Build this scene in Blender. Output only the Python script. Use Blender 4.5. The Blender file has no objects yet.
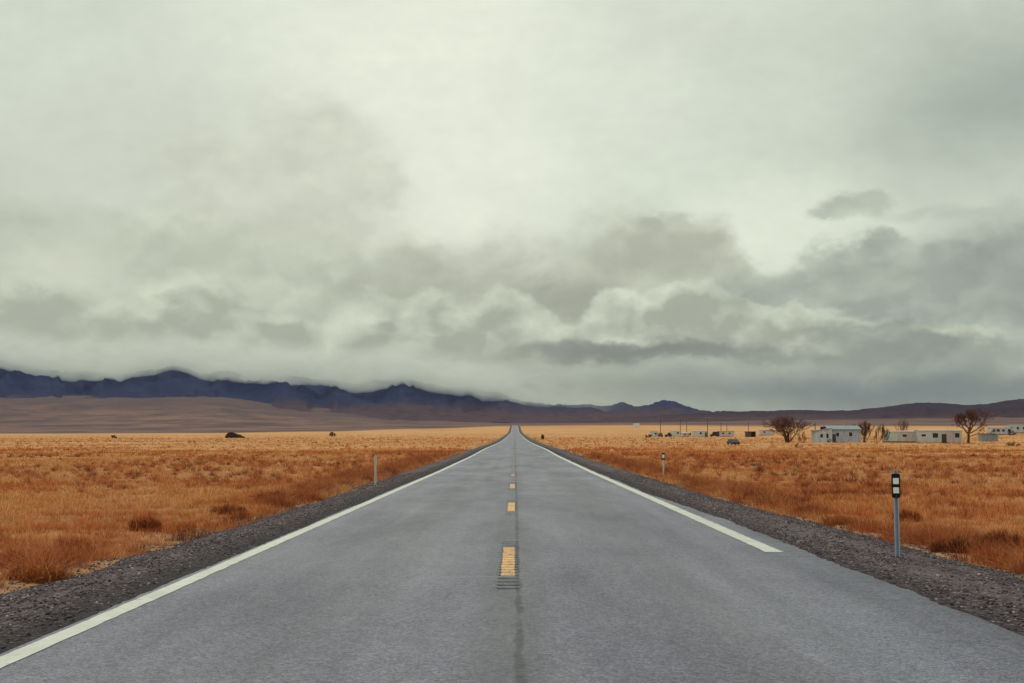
import bpy, bmesh, math, random
import numpy as np
from mathutils import Vector, Matrix, noise as mnoise

random.seed(7); rng = np.random.default_rng(7)
sc = bpy.context.scene
COL = sc.collection
PI = math.pi
F = 1200.0; HZ = 438.5; VX = 515.0; EYE = 1.58

# ------------------------------------------------------------------ camera
cd = bpy.data.cameras.new('camera'); cam = bpy.data.objects.new('camera', cd); COL.objects.link(cam)
cd.sensor_width = 36; cd.lens = F / 1024 * 36; cd.clip_start = 0.1; cd.clip_end = 90000
TILT = math.atan((HZ - 341.5) / F); YAW = (VX - 512) / F
cam.location = (0, 0, EYE); cam.rotation_euler = (PI / 2 + TILT, 0, YAW)
sc.camera = cam
CM = cam.rotation_euler.to_matrix()

def ray(px, py):
    return CM @ Vector(((px - 512) / F, -(py - 341.5) / F, -1))
def at(px, py, d):
    r = ray(px, py); return Vector((0, 0, EYE)) + r * (d / r.y)
def sky_ae(px, py):
    r = ray(px, py).normalized(); return math.atan2(r.x, r.y), math.asin(r.z)

# ------------------------------------------------------------------ noise
def _hash(ix, iy, s):
    h = (ix.astype(np.int64) * 374761393 + iy.astype(np.int64) * 668265263 + s * 1442695041) & 0xffffffff
    h = ((h ^ (h >> 13)) * 1274126177) & 0xffffffff
    return ((h ^ (h >> 16)) & 0xffff) / 65535.0
def vnoise(x, y, s=0):
    x = np.asarray(x, float); y = np.asarray(y, float)
    ix = np.floor(x); iy = np.floor(y); fx = x - ix; fy = y - iy
    fx = fx * fx * (3 - 2 * fx); fy = fy * fy * (3 - 2 * fy)
    a = _hash(ix, iy, s); b = _hash(ix + 1, iy, s); c = _hash(ix, iy + 1, s); d = _hash(ix + 1, iy + 1, s)
    return (a * (1 - fx) + b * fx) * (1 - fy) + (c * (1 - fx) + d * fx) * fy
def fbm(x, y, s=0, o=4, g=.5):
    t = 0; a = 1; n = 0
    for k in range(o):
        t = t + a * vnoise(np.asarray(x) * 2 ** k + 17.3 * k, np.asarray(y) * 2 ** k - 9.1 * k, s + k); n += a; a *= g
    return t / n
def sstep(a, b, x):
    t = np.clip((np.asarray(x, float) - a) / (b - a), 0, 1); return t * t * (3 - 2 * t)

# ------------------------------------------------------------------ terrain
DS = [60, 100, 150, 230, 300, 366, 488, 600, 1020, 1757, 2300, 3500, 5000, 7000, 9000, 30000]
NEAR = [470.1, 456.3, 448.4, 444.0, 441.7]
TAB = {
    -700: NEAR + [440.2, 438.0, 437.0, 435.0, 433.6, 433.4, 430, 418, 400, 399, 432],
    0:    NEAR + [440.2, 438.0, 437.0, 434.8, 433.4, 433.2, 429, 416, 398, 397, 432],
    200:  NEAR + [440.2, 438.0, 437.0, 434.6, 433.0, 432.8, 428, 415, 397, 397, 432],
    320:  NEAR + [440.1, 437.7, 436.6, 434.0, 431.4, 431.2, 428, 420, 410, 409, 432],
    420:  NEAR + [440.0, 437.5, 436.3, 433.2, 428.6, 428.4, 427, 423, 418, 418, 432],
    515:  NEAR + [440.0, 437.5, 436.0, 432.6, 425.6, 426.3, 426.0, 424.6, 423, 423, 432],
    640:  NEAR + [440.0, 437.6, 436.4, 431.5, 424.8, 424.6, 423.5, 422, 421, 421, 432],
    800:  NEAR + [439.8, 437.2, 435.6, 430.0, 426.2, 425.0, 422, 419, 418, 418, 432],
    940:  NEAR + [439.4, 435.8, 433.6, 428.8, 426.0, 424.8, 421, 418, 418, 418, 432],
    1010: NEAR + [438.4, 433.6, 431.6, 428.0, 425.6, 424.4, 420.5, 417, 417, 417, 432],
    1700: NEAR + [438.2, 433.2, 431.2, 428.0, 425.6, 424.4, 420.5, 417, 417, 417, 432],
}
LOGD = np.linspace(math.log(60), math.log(30000), 500)
def pchip(x, y, xi):
    x = np.array(x, float); y = np.array(y, float); h = np.diff(x); dl = np.diff(y) / h
    m = np.zeros_like(y); m[0] = dl[0]; m[-1] = dl[-1]
    for i in range(1, len(x) - 1):
        if dl[i - 1] * dl[i] > 0:
            w1 = 2 * h[i] + h[i - 1]; w2 = h[i] + 2 * h[i - 1]
            m[i] = (w1 + w2) / (w1 / dl[i - 1] + w2 / dl[i])
    k = np.clip(np.searchsorted(x, xi) - 1, 0, len(x) - 2); t = (xi - x[k]) / h[k]
    return (y[k] * (1 + 2 * t) * (1 - t) ** 2 + m[k] * h[k] * t * (1 - t) ** 2
            + y[k + 1] * t * t * (3 - 2 * t) + m[k + 1] * h[k] * t * t * (t - 1))
TP = sorted(TAB)
ZT = []
for p in TP:
    z = [EYE + (HZ - Y) * d / F for d, Y in zip(DS, TAB[p])]; z[0] = 0
    ZT.append(pchip([math.log(d) for d in DS], z, LOGD))
ZT = np.array(ZT)
def base_z(x, y):
    x = np.asarray(x, float); y = np.asarray(y, float)
    yy = np.maximum(y, 30); px = np.clip(VX + F * x / yy, TP[0], TP[-1])
    k = np.clip(np.searchsorted(TP, px) - 1, 0, len(TP) - 2)
    tpa = np.array(TP, float); t = (px - tpa[k]) / (tpa[k + 1] - tpa[k]); t = t * t * (3 - 2 * t)
    li = np.clip((np.log(yy) - LOGD[0]) / (LOGD[1] - LOGD[0]), 0, 498.999); i = li.astype(int); f = li - i
    za = ZT[k, i] * (1 - f) + ZT[k, i + 1] * f; zb = ZT[k + 1, i] * (1 - f) + ZT[k + 1, i + 1] * f
    z = za * (1 - t) + zb * t
    return np.where(yy <= 60.01, 0, z)
def road_z(y):
    y = np.asarray(y, float); return base_z(np.zeros_like(y), y)
def core_z(x, y):
    x = np.asarray(x, float); w = sstep(8, 40, np.abs(x)); return road_z(y) * (1 - w) + base_z(x, y) * w
SX = [0, 3.5, 4.4, 5.2, 6.0, 6.7, 7.9]; SZ = [-.05, -.045, -.06, -.13, -.27, -.40, -.5]
def off(x, y):      # the right shoulder is a little wider than the left one
    return np.where(np.asarray(x) > 0, .25 + .5 * sstep(40, 22, np.asarray(y, float)), -.05) + (vnoise(np.asarray(y) * .09, np.asarray(x) * 0 + 3, 5) - .5) * .35
def shoulder_z(x, y):
    x = np.asarray(x, float); y = np.asarray(y, float)
    ax = np.abs(x); s = np.where(ax > 4.6, 1, 0) * off(x, y) * sstep(4.4, 5.6, ax)
    z = np.interp(ax - s, SX, SZ)
    b = (fbm(x * 2.2, y * .7, 31, 4) - .5) * .09 * sstep(4.0, 4.8, ax)
    return road_z(y) + z + b
def ground_z(x, y):
    x = np.asarray(x, float); y = np.asarray(y, float); ax = np.abs(x) - off(x, y)
    lo = -.16 * sstep(6.9, 5.6, ax)
    fld = -.29 + (fbm(x * .45, y * .45, 11, 3) - .5) * .22 + (fbm(x * .05, y * .05, 12, 3) - .5) * .5 * sstep(10, 40, ax)
    under = np.interp(np.abs(x), SX, SZ) - .07
    w = sstep(5.5, 6.3, ax)
    c = under * (1 - w) + fld * w + lo * w * .3
    fade = 1 - sstep(1500, 2500, y) * .0
    far = (fbm(x * .0011, y * .0006, 14, 4, .55) - .5) * 45 * sstep(3800, 6200, y) * sstep(9000, 7500, y)
    return core_z(x, y) + c * fade + far
def surf_z(x, y):
    return float(max(ground_z(x, y), shoulder_z(x, y) if abs(x) < 7.8 else -1e9))
def hit(px, py, d0=6, d1=900):
    d = d0
    while d < d1:
        p = at(px, py, d)
        if p.z <= surf_z(p.x, p.y): return p
        d *= 1.004
    return at(px, py, d1)
def stand(px, d):
    p = at(px, HZ, d); p.z = surf_z(p.x, p.y); return p

# ------------------------------------------------------------------ node helper
class N:
    def __init__(s, tree): s.t = tree; s.n = tree.nodes; s.l = tree.links
    def new(s, typ, **kw):
        n = s.n.new(typ)
        for k, v in kw.items(): setattr(n, k, v)
        return n
    def put(s, sock, v):
        if v is None: return
        if isinstance(v, bpy.types.NodeSocket): s.l.new(v, sock)
        elif isinstance(v, (tuple, list)):
            v = tuple(v)
            if len(sock.default_value) == 4 and len(v) == 3: v = v + (1,)
            sock.default_value = v
        else: sock.default_value = v
    def m(s, op, a, b=None, c=None, clamp=False):
        n = s.new('ShaderNodeMath', operation=op, use_clamp=clamp)
        for i, v in enumerate((a, b, c)): s.put(n.inputs[i], v)
        return n.outputs[0]
    def add(s, a, b): return s.m('ADD', a, b)
    def sub(s, a, b): return s.m('SUBTRACT', a, b)
    def mul(s, a, b): return s.m('MULTIPLY', a, b)
    def mx(s, a, b): return s.m('MAXIMUM', a, b)
    def ss(s, a, b, x):       # smoothstep, also for a > b
        n = s.new('ShaderNodeMapRange', interpolation_type='SMOOTHSTEP')
        inv = a > b
        s.put(n.inputs[0], x); n.inputs[1].default_value = min(a, b); n.inputs[2].default_value = max(a, b)
        n.inputs[3].default_value = 1 if inv else 0; n.inputs[4].default_value = 0 if inv else 1
        return n.outputs[0]
    def mr(s, x, a, b, c, d):
        n = s.new('ShaderNodeMapRange'); s.put(n.inputs[0], x)
        for i, v in enumerate((a, b, c, d)): n.inputs[i + 1].default_value = v
        return n.outputs[0]
    def v(s, op, a, b=None):
        n = s.new('ShaderNodeVectorMath', operation=op); s.put(n.inputs[0], a)
        if b is not None:
            if op == 'SCALE': s.put(n.inputs['Scale'], b)
            else: s.put(n.inputs[1], b)
        return n.outputs[0]
    def xyz(s, x, y, z):
        n = s.new('ShaderNodeCombineXYZ'); s.put(n.inputs[0], x); s.put(n.inputs[1], y); s.put(n.inputs[2], z); return n.outputs[0]
    def sep(s, a):
        n = s.new('ShaderNodeSeparateXYZ'); s.put(n.inputs[0], a); return n.outputs
    def noise(s, vec, scale, detail=4, rough=.5, dist=0, col=False):
        n = s.new('ShaderNodeTexNoise'); s.put(n.inputs['Vector'], vec)
        n.inputs['Scale'].default_value = scale; n.inputs['Detail'].default_value = detail
        n.inputs['Roughness'].default_value = rough; n.inputs['Distortion'].default_value = dist
        return n.outputs['Color' if col else 'Fac']
    def voro(s, vec, scale, feature='SMOOTH_F1', detail=0, rough=.5, smooth=.6):
        n = s.new('ShaderNodeTexVoronoi', feature=feature); s.put(n.inputs['Vector'], vec)
        n.inputs['Scale'].default_value = scale
        n.inputs['Detail'].default_value = detail; n.inputs['Roughness'].default_value = rough
        if feature == 'SMOOTH_F1': n.inputs['Smoothness'].default_value = smooth
        return n
    def mix(s, f, a, b, blend='MIX'):
        n = s.new('ShaderNodeMix', data_type='RGBA', blend_type=blend); n.clamp_factor = True
        s.put(n.inputs[0], f); s.put(n.inputs[6], a); s.put(n.inputs[7], b); return n.outputs[2]
    def ramp(s, f, stops):
        n = s.new('ShaderNodeValToRGB'); s.put(n.inputs[0], f); e = n.color_ramp.elements
        while len(e) < len(stops): e.new(.5)
        for k, (p, c) in zip(e, stops): k.position = p; k.color = (*c, 1)
        return n.outputs[0]

def srgb(r, g, b):
    f = lambda c: (c / 255 / 12.92) if c / 255 <= .04045 else ((c / 255 + .055) / 1.055) ** 2.4
    return (f(r), f(g), f(b))

# ------------------------------------------------------------------ world: overcast sky
ZEN = 1.9
SUN_EL, SUN_AZ = math.radians(48), math.radians(-25)
W = bpy.data.worlds.new('World'); sc.world = W; W.use_nodes = True
W.node_tree.nodes.clear()
w = N(W.node_tree)
STR = 0.1
W.cycles.sampling_method = 'NONE'
tc = w.new('ShaderNodeTexCoord'); D = tc.outputs['Generated']
dx, dy, dz = w.sep(D)
A0 = w.m('ARCTAN2', dx, dy); E0 = w.m('ARCSINE', dz)
Pn = w.v('MULTIPLY', D, (1, 1, 1.5))
wn = w.v('SUBTRACT', w.noise(Pn, 6, 2, .5, col=True), (.5, .5, .5))
wf = w.v('SUBTRACT', w.noise(Pn, 22, 5, .58, col=True), (.5, .5, .5))
wx, wy, wz = w.sep(wn); fx, fy, fz = w.sep(wf)
A = w.add(A0, w.add(w.mul(wx, .050), w.mul(fx, .052)))
E = w.add(E0, w.add(w.mul(wz, .034), w.mul(fz, .046)))
As = w.add(A0, w.add(w.mul(wx, .08), w.mul(fx, .03))); Es = w.add(E0, w.add(w.mul(wz, .05), w.mul(fz, .025)))

def blob(px, py, rx, ry, a=A, e=E):      # 1 in the middle, 0 at the rim, negative outside
    ca, ce = sky_ae(px, py)
    u = w.mul(w.sub(a, ca), F / rx); v_ = w.mul(w.sub(e, ce), F / ry)
    return w.sub(1, w.m('SQRT', w.add(w.mul(u, u), w.mul(v_, v_))))
def union(lst, a=A, e=E, k=.2):
    r = blob(*lst[0], a, e)
    for b in lst[1:]:
        n = w.new('ShaderNodeMath', operation='SMOOTH_MAX'); w.put(n.inputs[0], r); w.put(n.inputs[1], blob(*b, a, e)); n.inputs[2].default_value = k
        r = n.outputs[0]
    return r
def gauss(px, py, rx, ry, a=As, e=Es):
    return w.ss(-.7, .9, blob(px, py, rx, ry, a, e))
def K(r, g, b, k=1.0):
    c = srgb(r, g, b); return tuple(v * k / STR for v in c)

# relief of the billows, lit from above and a little from the left
Q = w.v('ADD', w.v('MULTIPLY', D, (1, 1, 1.35)), w.v('SCALE', wf, .045))
def puff(off_):
    p = w.v('ADD', Q, off_) if off_ else Q
    return w.voro(p, 13, 'F1', detail=2, rough=.55).outputs['Distance']
rel = w.sub(puff((-.005, 0, .015)), puff(None))          # > 0 on faces turned to the light
soft = w.noise(w.v('MULTIPLY', D, (1, 1, 2.0)), 4.5, 5, .5)
tex = w.noise(w.v('ADD', w.v('MULTIPLY', D, (1, 1, 1.8)), w.v('SCALE', wn, .10)), 15, 6, .55)
txc = w.sub(tex, .5)
shade = w.m('ADD', .5, w.add(w.mul(rel, 1.25), w.mul(txc, 1.3)))
def shd(f, k=.55, g=0.0):        # brighter towards the lit rim (f small), darker inside
    return w.m('ADD', shade, w.mul(w.sub(.28, f), k), clamp=True)
def layer(c, mask, hi, lo, sh, amt=1.0):
    return w.mix(w.mul(mask, amt) if amt != 1 else mask, c, w.mix(sh, lo, hi))
def tint(c, g, col, amt): return w.mix(w.mul(g, amt), c, col)

# high overcast
c = w.mix(w.ss(-.05, .55, E0), K(214, 218, 204), K(205, 213, 204))
c = tint(c, gauss(410, 150, 330, 300), K(230, 232, 220), .95)
c = tint(c, gauss(20, 60, 280, 220), K(192, 202, 191), .5)
c = tint(c, gauss(40, 170, 220, 110), K(196, 201, 189), .6)
c = tint(c, gauss(930, 100, 330, 130), K(180, 189, 178), .8)
c = tint(c, gauss(1030, 110, 130, 80), K(150, 160, 152), .7)
c = tint(c, gauss(640, 60, 200, 120), K(214, 220, 209), .5)
c = tint(c, gauss(860, 222, 300, 62), K(200, 209, 197), .75)
c = tint(c, gauss(775, 236, 95, 60), K(224, 228, 215), .95)
sm = w.mr(soft, .3, .7, .93, 1.06)
c = w.mix(1, c, w.xyz(sm, sm, sm), 'MULTIPLY')
sm = w.mr(tex, .3, .7, .975, 1.025)
c = w.mix(1, c, w.xyz(sm, sm, sm), 'MULTIPLY')

# tall faint lobe and the soft left bank
f = union([(318, 160, 85, 62), (368, 182, 44, 36), (280, 215, 140, 60), (225, 170, 90, 40)])
c = layer(c, w.ss(-.15, .50, f), K(203, 205, 191), K(184, 187, 173), shade, .62)
f = union([(60, 330, 300, 105), (330, 320, 190, 90), (-20, 250, 130, 60), (180, 255, 120, 45)])
c = layer(c, w.ss(-.15, .5, f), K(205, 210, 193), K(174, 179, 163), shade, .88)
c = tint(c, gauss(70, 274, 85, 30), K(212, 215, 201), .7)
c = tint(c, gauss(20, 222, 110, 22), K(180, 184, 171), .5)
c = tint(c, gauss(215, 245, 100, 24), K(184, 188, 173), .5)
# lone cloud on the right
f = union([(846, 210, 50, 18), (872, 204, 30, 15), (818, 214, 24, 10)])
c = layer(c, w.ss(-.1, .55, f), K(186, 192, 180), K(160, 167, 157), shade, .75)
c = tint(c, gauss(985, 217, 110, 7, A, E), K(176, 183, 172), .55)
# middle bank with its steep right shoulder
f = union([(540, 300, 190, 84), (420, 290, 110, 60), (620, 250, 90, 50)])
c = layer(c, w.ss(-.2, .6, f), K(204, 208, 193), K(170, 173, 159), shade, .8)
f = union([(640, 300, 110, 76), (694, 258, 56, 48), (722, 288, 48, 44), (655, 246, 48, 36)])
c = layer(c, w.ss(-.05, .34, f), K(203, 207, 191), K(172, 175, 161), shd(f, .45), .9)
c = tint(c, gauss(450, 284, 120, 14, A, E), K(172, 174, 159), .7)
# right bank
f = union([(860, 310, 150, 50), (835, 272, 40, 28), (872, 264, 38, 28), (950, 290, 100, 46), (1030, 268, 70, 46), (1100, 290, 150, 90), (770, 322, 110, 44)])
c = layer(c, w.ss(-.12, .36, f), K(188, 195, 182), K(150, 157, 149), shd(f, .6), .92)
c = tint(c, gauss(1010, 272, 80, 34), K(140, 147, 140), .6)
c = tint(c, gauss(830, 292, 110, 16), K(176, 181, 170), .4)
# dark hollows
c = tint(c, gauss(566, 297, 52, 19, A, E), K(152, 154, 142), .8)
c = tint(c, gauss(640, 266, 70, 24, A, E), K(172, 174, 160), .5)
c = tint(c, gauss(700, 268, 40, 20, A, E), K(170, 172, 160), .4)
# low front bank with bright heads
f = union([(392, 320, 50, 36), (432, 322, 46, 38), (352, 338, 50, 34), (505, 326, 52, 36), (470, 345, 110, 44), (300, 366, 110, 34), (612, 318, 44, 32), (690, 320, 70, 34), (760, 330, 90, 26), (880, 362, 200, 34)], k=.12)
c = layer(c, w.ss(-.05, .22, f), K(214, 219, 202), K(168, 172, 157), shd(f, 1.0), .95)
f = union([(215, 318, 70, 30), (130, 335, 80, 34), (280, 336, 60, 30), (30, 318, 90, 34)], k=.12)
c = layer(c, w.ss(-.05, .3, f), K(212, 216, 199), K(168, 172, 157), shd(f, 1.0), .85)
f = union([(250, 372, 160, 36), (80, 360, 140, 44), (420, 372, 120, 28), (560, 378, 120, 26)])
c = layer(c, w.ss(-.06, .35, f), K(192, 195, 179), K(164, 166, 152), shd(f, .6), .7)
# everything below the banks
low = w.mix(w.ss(-.20, .34, As), K(192, 196, 179), K(142, 149, 143))
low = w.mix(w.m('ADD', w.mul(txc, 1.6), .2, clamp=True), low, w.mix(w.ss(-.20, .34, As), K(168, 172, 156), K(116, 123, 121)))
c = w.mix(w.mul(w.ss(.080, .035, E), .85), c, low)
# dark flat bases
c = tint(c, w.ss(-.6, .7, blob(660, 355, 130, 11, A, E)), K(124, 125, 119), .85)
c = tint(c, w.ss(-.6, .7, blob(850, 333, 50, 9, A, E)), K(118, 122, 118), .55)
c = tint(c, w.ss(-.6, .7, blob(940, 350, 120, 14, A, E)), K(124, 129, 126), .55)
c = tint(c, w.ss(-.6, .7, blob(590, 353, 60, 9, A, E)), K(128, 129, 122), .5)
c = tint(c, gauss(640, 377, 190, 12), K(170, 177, 164), .7)
c = tint(c, gauss(890, 392, 260, 20), K(112, 121, 124), .7)
c = tint(c, gauss(560, 396, 110, 14), K(150, 152, 141), .6)
fine = w.mr(w.noise(Pn, 55, 4, .6), .3, .7, .975, 1.025)
c = w.mix(1, c, w.xyz(fine, fine, fine), 'MULTIPLY')
lift = w.mix(w.ss(.06, .20, E0), (.955, .965, .895), (1.070, 1.070, 1.0)); c = w.v('MULTIPLY', c, lift)
# out of the frame the overcast brightens towards the zenith
zen = w.mr(w.ss(.36, 1.1, E0), 0, 1, 1, ZEN)
c = w.mix(1, c, w.xyz(zen, zen, zen), 'MULTIPLY')
sky = w.new('ShaderNodeTexSky', sky_type='NISHITA', sun_disc=False)
sky.sun_elevation = SUN_EL; sky.sun_rotation = SUN_AZ
c = w.mix(.96, sky.outputs[0], c)
bg = w.new('ShaderNodeBackground'); w.put(bg.inputs['Color'], c); bg.inputs['Strength'].default_value = STR
wo = w.new('ShaderNodeOutputWorld'); w.l.new(bg.outputs[0], wo.inputs['Surface'])

sl = bpy.data.lights.new('sun', 'SUN'); sl.energy = 0.9; sl.angle = math.radians(25); sl.color = (1, .95, .87)
so = bpy.data.objects.new('sun', sl); COL.objects.link(so)
sd = Vector((math.sin(SUN_AZ) * math.cos(SUN_EL), math.cos(SUN_AZ) * math.cos(SUN_EL), math.sin(SUN_EL)))
so.rotation_euler = sd.to_track_quat('Z', 'Y').to_euler()

sc.view_settings.view_transform = 'Standard'; sc.view_settings.look = 'None'
sc.view_settings.exposure = 0; sc.view_settings.gamma = 1; sc.view_settings.use_curve_mapping = False
sc.cycles.max_bounces = 6; sc.cycles.diffuse_bounces = 3; sc.cycles.glossy_bounces = 2; sc.cycles.volume_bounces = 0
sc.cycles.use_adaptive_sampling = True

# ------------------------------------------------------------------ materials
def mat(name):
    m = bpy.data.materials.new(name); m.use_nodes = True; m.node_tree.nodes.clear()
    n = N(m.node_tree); b = n.new('ShaderNodeBsdfPrincipled'); o = n.new('ShaderNodeOutputMaterial')
    n.l.new(b.outputs[0], o.inputs[0]); n.b = b
    n.pos = n.new('ShaderNodeNewGeometry').outputs['Position']
    n.obj = n.new('ShaderNodeTexCoord').outputs['Object']
    b.inputs['Roughness'].default_value = .85
    return m, n
def bump(n, h, strength=.5, dist=.02):
    b = n.new('ShaderNodeBump'); n.put(b.inputs['Height'], h); b.inputs['Strength'].default_value = strength; b.inputs['Distance'].default_value = dist
    n.l.new(b.outputs[0], n.b.inputs['Normal'])
def plain(name, col, rough=.7, metal=0, var=.18, scale=2.0, dirt=None, spec=.5):
    m, n = mat(name)
    f = n.noise(n.obj, scale, 5, .6)
    a = tuple(c * (1 - var) for c in col); b = tuple(min(1, c * (1 + var)) for c in col)
    cc = n.mix(n.mr(f, .3, .7, 0, 1), a, b)
    if dirt:
        g = n.noise(n.v('MULTIPLY', n.obj, (1, 1, .25)), scale * 2.3, 5, .65)
        cc = n.mix(n.mul(n.ss(.42, .66, g), .8), cc, dirt)
    n.put(n.b.inputs['Base Color'], cc); n.b.inputs['Roughness'].default_value = rough; n.b.inputs['Metallic'].default_value = metal
    n.b.inputs['Specular IOR Level'].default_value = spec
    return m

# asphalt
M_ASPHALT, n = mat('worn_asphalt')
x, y, z = n.sep(n.pos)
stretch = n.xyz(x, n.mul(y, .12), 0)
big = n.noise(n.xyz(n.mul(x, .55), n.mul(y, .05), 0), 1, 5, .55)
med = n.noise(n.xyz(n.mul(x, 1.6), n.mul(y, .10), 0), 1.2, 6, .62)
blot = n.noise(n.xyz(n.mul(x, .6), n.mul(y, .14), 7), 1, 6, .66)
gr = n.noise(n.pos, 55, 3, .7)
gv = n.voro(n.pos, 70, 'F1').outputs['Color']
g1 = n.sep(gv)[0]
cc = n.mix(n.mr(big, .3, .7, 0, 1), (.068, .063, .096), (.100, .094, .136))
cc = n.mix(n.mul(n.ss(.42, .7, med), .45), cc, (.128, .120, .155))
lb = n.noise(n.xyz(n.mul(x, 1.5), n.mul(y, .012), 2), 1, 4, .6)
t = n.mr(lb, .3, .7, .80, 1.20); cc = n.mix(1, cc, n.xyz(t, t, t), 'MULTIPLY')
t = n.mr(blot, .3, .7, .86, 1.14); cc = n.mix(1, cc, n.xyz(t, t, t), 'MULTIPLY')
t = n.mr(g1, 0, 1, .35, 1.75); cc = n.mix(1, cc, n.xyz(t, t, t), 'MULTIPLY')
g2 = n.sep(n.voro(n.pos, 27, 'F1').outputs['Color'])[0]
t = n.mr(g2, 0, 1, .86, 1.14); cc = n.mix(1, cc, n.xyz(t, t, t), 'MULTIPLY')
t = n.mr(gr, .3, .7, .70, 1.30); cc = n.mix(1, cc, n.xyz(t, t, t), 'MULTIPLY')
# dull oil band along the centre and between the wheel tracks
jx = n.mul(n.sub(n.noise(n.xyz(0, n.mul(y, .35), 0), 1, 4, .6), .5), .30)
bandc = n.ss(.55, 0, n.m('ABSOLUTE', n.sub(x, n.add(-.02, jx))))
cc = n.mix(n.mul(bandc, .40), cc, (.044, .041, .045))
for xc in (-1.9, 1.9):
    cc = n.mix(n.mul(n.ss(.9, .0, n.m('ABSOLUTE', n.sub(x, xc))), .16), cc, (.052, .049, .052))
# sealed centre seam
sj = n.mul(n.sub(n.noise(n.xyz(n.mul(x, .2), y, 0), 2.2, 5, .7), .5), .11)
sw = n.mul(n.ss(.2, .75, n.noise(n.xyz(n.mul(x, 2), n.mul(y, .5), 3), 1.6, 5, .6)), .050)
seam = n.ss(.020, -.016, n.sub(n.m('ABSOLUTE', n.sub(x, n.add(.035, sj))), sw))
brk = n.ss(.34, .5, n.noise(n.xyz(0, y, 9), .7, 4, .7))
cc = n.mix(n.mul(n.mul(seam, n.mr(brk, 0, 1, .45, 1)), .62), cc, (.022, .021, .028))
# hairline cross cracks and pale scuffs
ck = n.voro(n.v('ADD', n.xyz(n.mul(x, .12), n.mul(y, .28), 0), n.v('SCALE', n.noise(n.pos, .9, 4, .6, col=True), .28)), 1, 'DISTANCE_TO_EDGE').outputs['Distance']
cc = n.mix(n.mul(n.ss(.006, .0, ck), .35), cc, (.04, .04, .042))
scf = n.ss(.58, .80, n.noise(n.xyz(n.mul(x, .35), n.mul(y, .55), 4), 1.2, 6, .7))
cc = n.mix(n.mul(scf, .40), cc, (.21, .21, .20))
# pale scratch left of the dash
scr = n.mul(n.ss(.05, .01, n.m('ABSOLUTE', n.sub(n.add(y, n.mul(n.sub(n.noise(n.pos, 3, 3), .5), .12)), n.add(13.85, n.mul(x, .05))))), n.mul(n.ss(-1.35, -.5, x), n.ss(-.05, -.2, x)))
scr = n.mul(scr, n.noise(n.pos, 5, 4, .7))
cc = n.mix(n.mul(scr, .5), cc, (.36, .37, .36))
def milled(n, x, y):      # the milled bars: dark cut stone plus groove shade painted into the colour
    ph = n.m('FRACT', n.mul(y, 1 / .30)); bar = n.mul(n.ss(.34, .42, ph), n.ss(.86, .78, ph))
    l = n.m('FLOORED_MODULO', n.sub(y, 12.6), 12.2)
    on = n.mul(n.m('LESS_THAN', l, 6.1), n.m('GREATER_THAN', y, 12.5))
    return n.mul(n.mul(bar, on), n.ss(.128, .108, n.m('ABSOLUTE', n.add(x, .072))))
cc = n.mix(n.mul(milled(n, x, y), .85), cc, (.014, .013, .015))  # groove shade mixed in as near-black
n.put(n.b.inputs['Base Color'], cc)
n.put(n.b.inputs['Roughness'], n.mr(blot, .3, .7, .52, .36)); rough_spec = n.mr(n.add(n.mul(gr, .4), n.add(n.mul(blot, .35), n.mul(g2, .25))), .30, .70, .10, .36)
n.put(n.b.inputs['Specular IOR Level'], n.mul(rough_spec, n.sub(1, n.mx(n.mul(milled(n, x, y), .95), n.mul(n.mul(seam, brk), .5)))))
bump(n, n.add(g1, n.mul(gr, .8)), .30, .006)

# line paint
def paint(name, col, wear):
    m, n = mat(name)
    a = n.noise(n.pos, 9, 6, .75); b = n.noise(n.pos, 60, 3, .7)
    old = n.mul(n.ss(30, 75, n.sep(n.pos)[1]), .16 if 'yellow' in name else .0)
    k = n.ss(wear, wear + .16, n.sub(n.add(n.mul(a, .7), n.mul(b, .3)), old))
    g = n.mr(n.noise(n.pos, 2.0, 4), .3, .7, .86, 1.06)
    cc = n.mix(1, n.mix(k, (.12, .118, .115), col), n.xyz(g, g, g), 'MULTIPLY')
    px_, py_, pz_ = n.sep(n.pos)
    if 'yellow' in name: cc = n.mix(n.mul(milled(n, px_, py_), .75), cc, (.045, .03, .02))  # groove shade painted across the dashes too
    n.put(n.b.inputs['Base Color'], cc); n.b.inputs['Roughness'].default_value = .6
    bump(n, b, .3, .004); return m
M_WHITE = paint('white_line_paint', (.46, .455, .41), .32)
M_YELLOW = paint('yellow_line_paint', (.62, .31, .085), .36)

# gravel bed
M_GRAVEL, n = mat('gravel_bed')
v1 = n.voro(n.pos, 26, 'F1'); v2 = n.voro(n.pos, 60, 'F1')
a = n.sep(v1.outputs['Color'])[0]; b = n.sep(v2.outputs['Color'])[0]
cc = n.ramp(a, [(0, (.012, .007, .010)), (.45, (.037, .025, .031)), (.8, (.076, .052, .061)), (1, (.23, .18, .19))])
t = n.mr(b, 0, 1, .6, 1.4); cc = n.mix(1, cc, n.xyz(t, t, t), 'MULTIPLY')
x, y, z = n.sep(n.pos)
pt = n.noise(n.xyz(n.mul(x, 1.4), n.mul(y, .3), 0), 1, 5, .6)
band_ = n.mul(n.ss(4.5, 5.0, n.m('ABSOLUTE', x)), n.ss(6.3, 5.6, n.m('ABSOLUTE', x)))
cc = n.mix(n.mul(n.mul(n.ss(.36, .62, pt), band_), .6), cc, (.150, .108, .122))
edge = n.ss(4.75, 4.0, n.m('ABSOLUTE', x))
cc = n.mix(n.mul(edge, .75), cc, (.018, .014, .017))
ax = n.add(n.m('ABSOLUTE', x), n.mul(n.sub(n.noise(n.pos, .9, 5, .65), .5), 1.5))
cc = n.mix(n.mul(n.ss(6.5, 7.0, ax), .7), cc, (.30, .175, .088))
n.put(n.b.inputs['Base Color'], cc)
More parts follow.
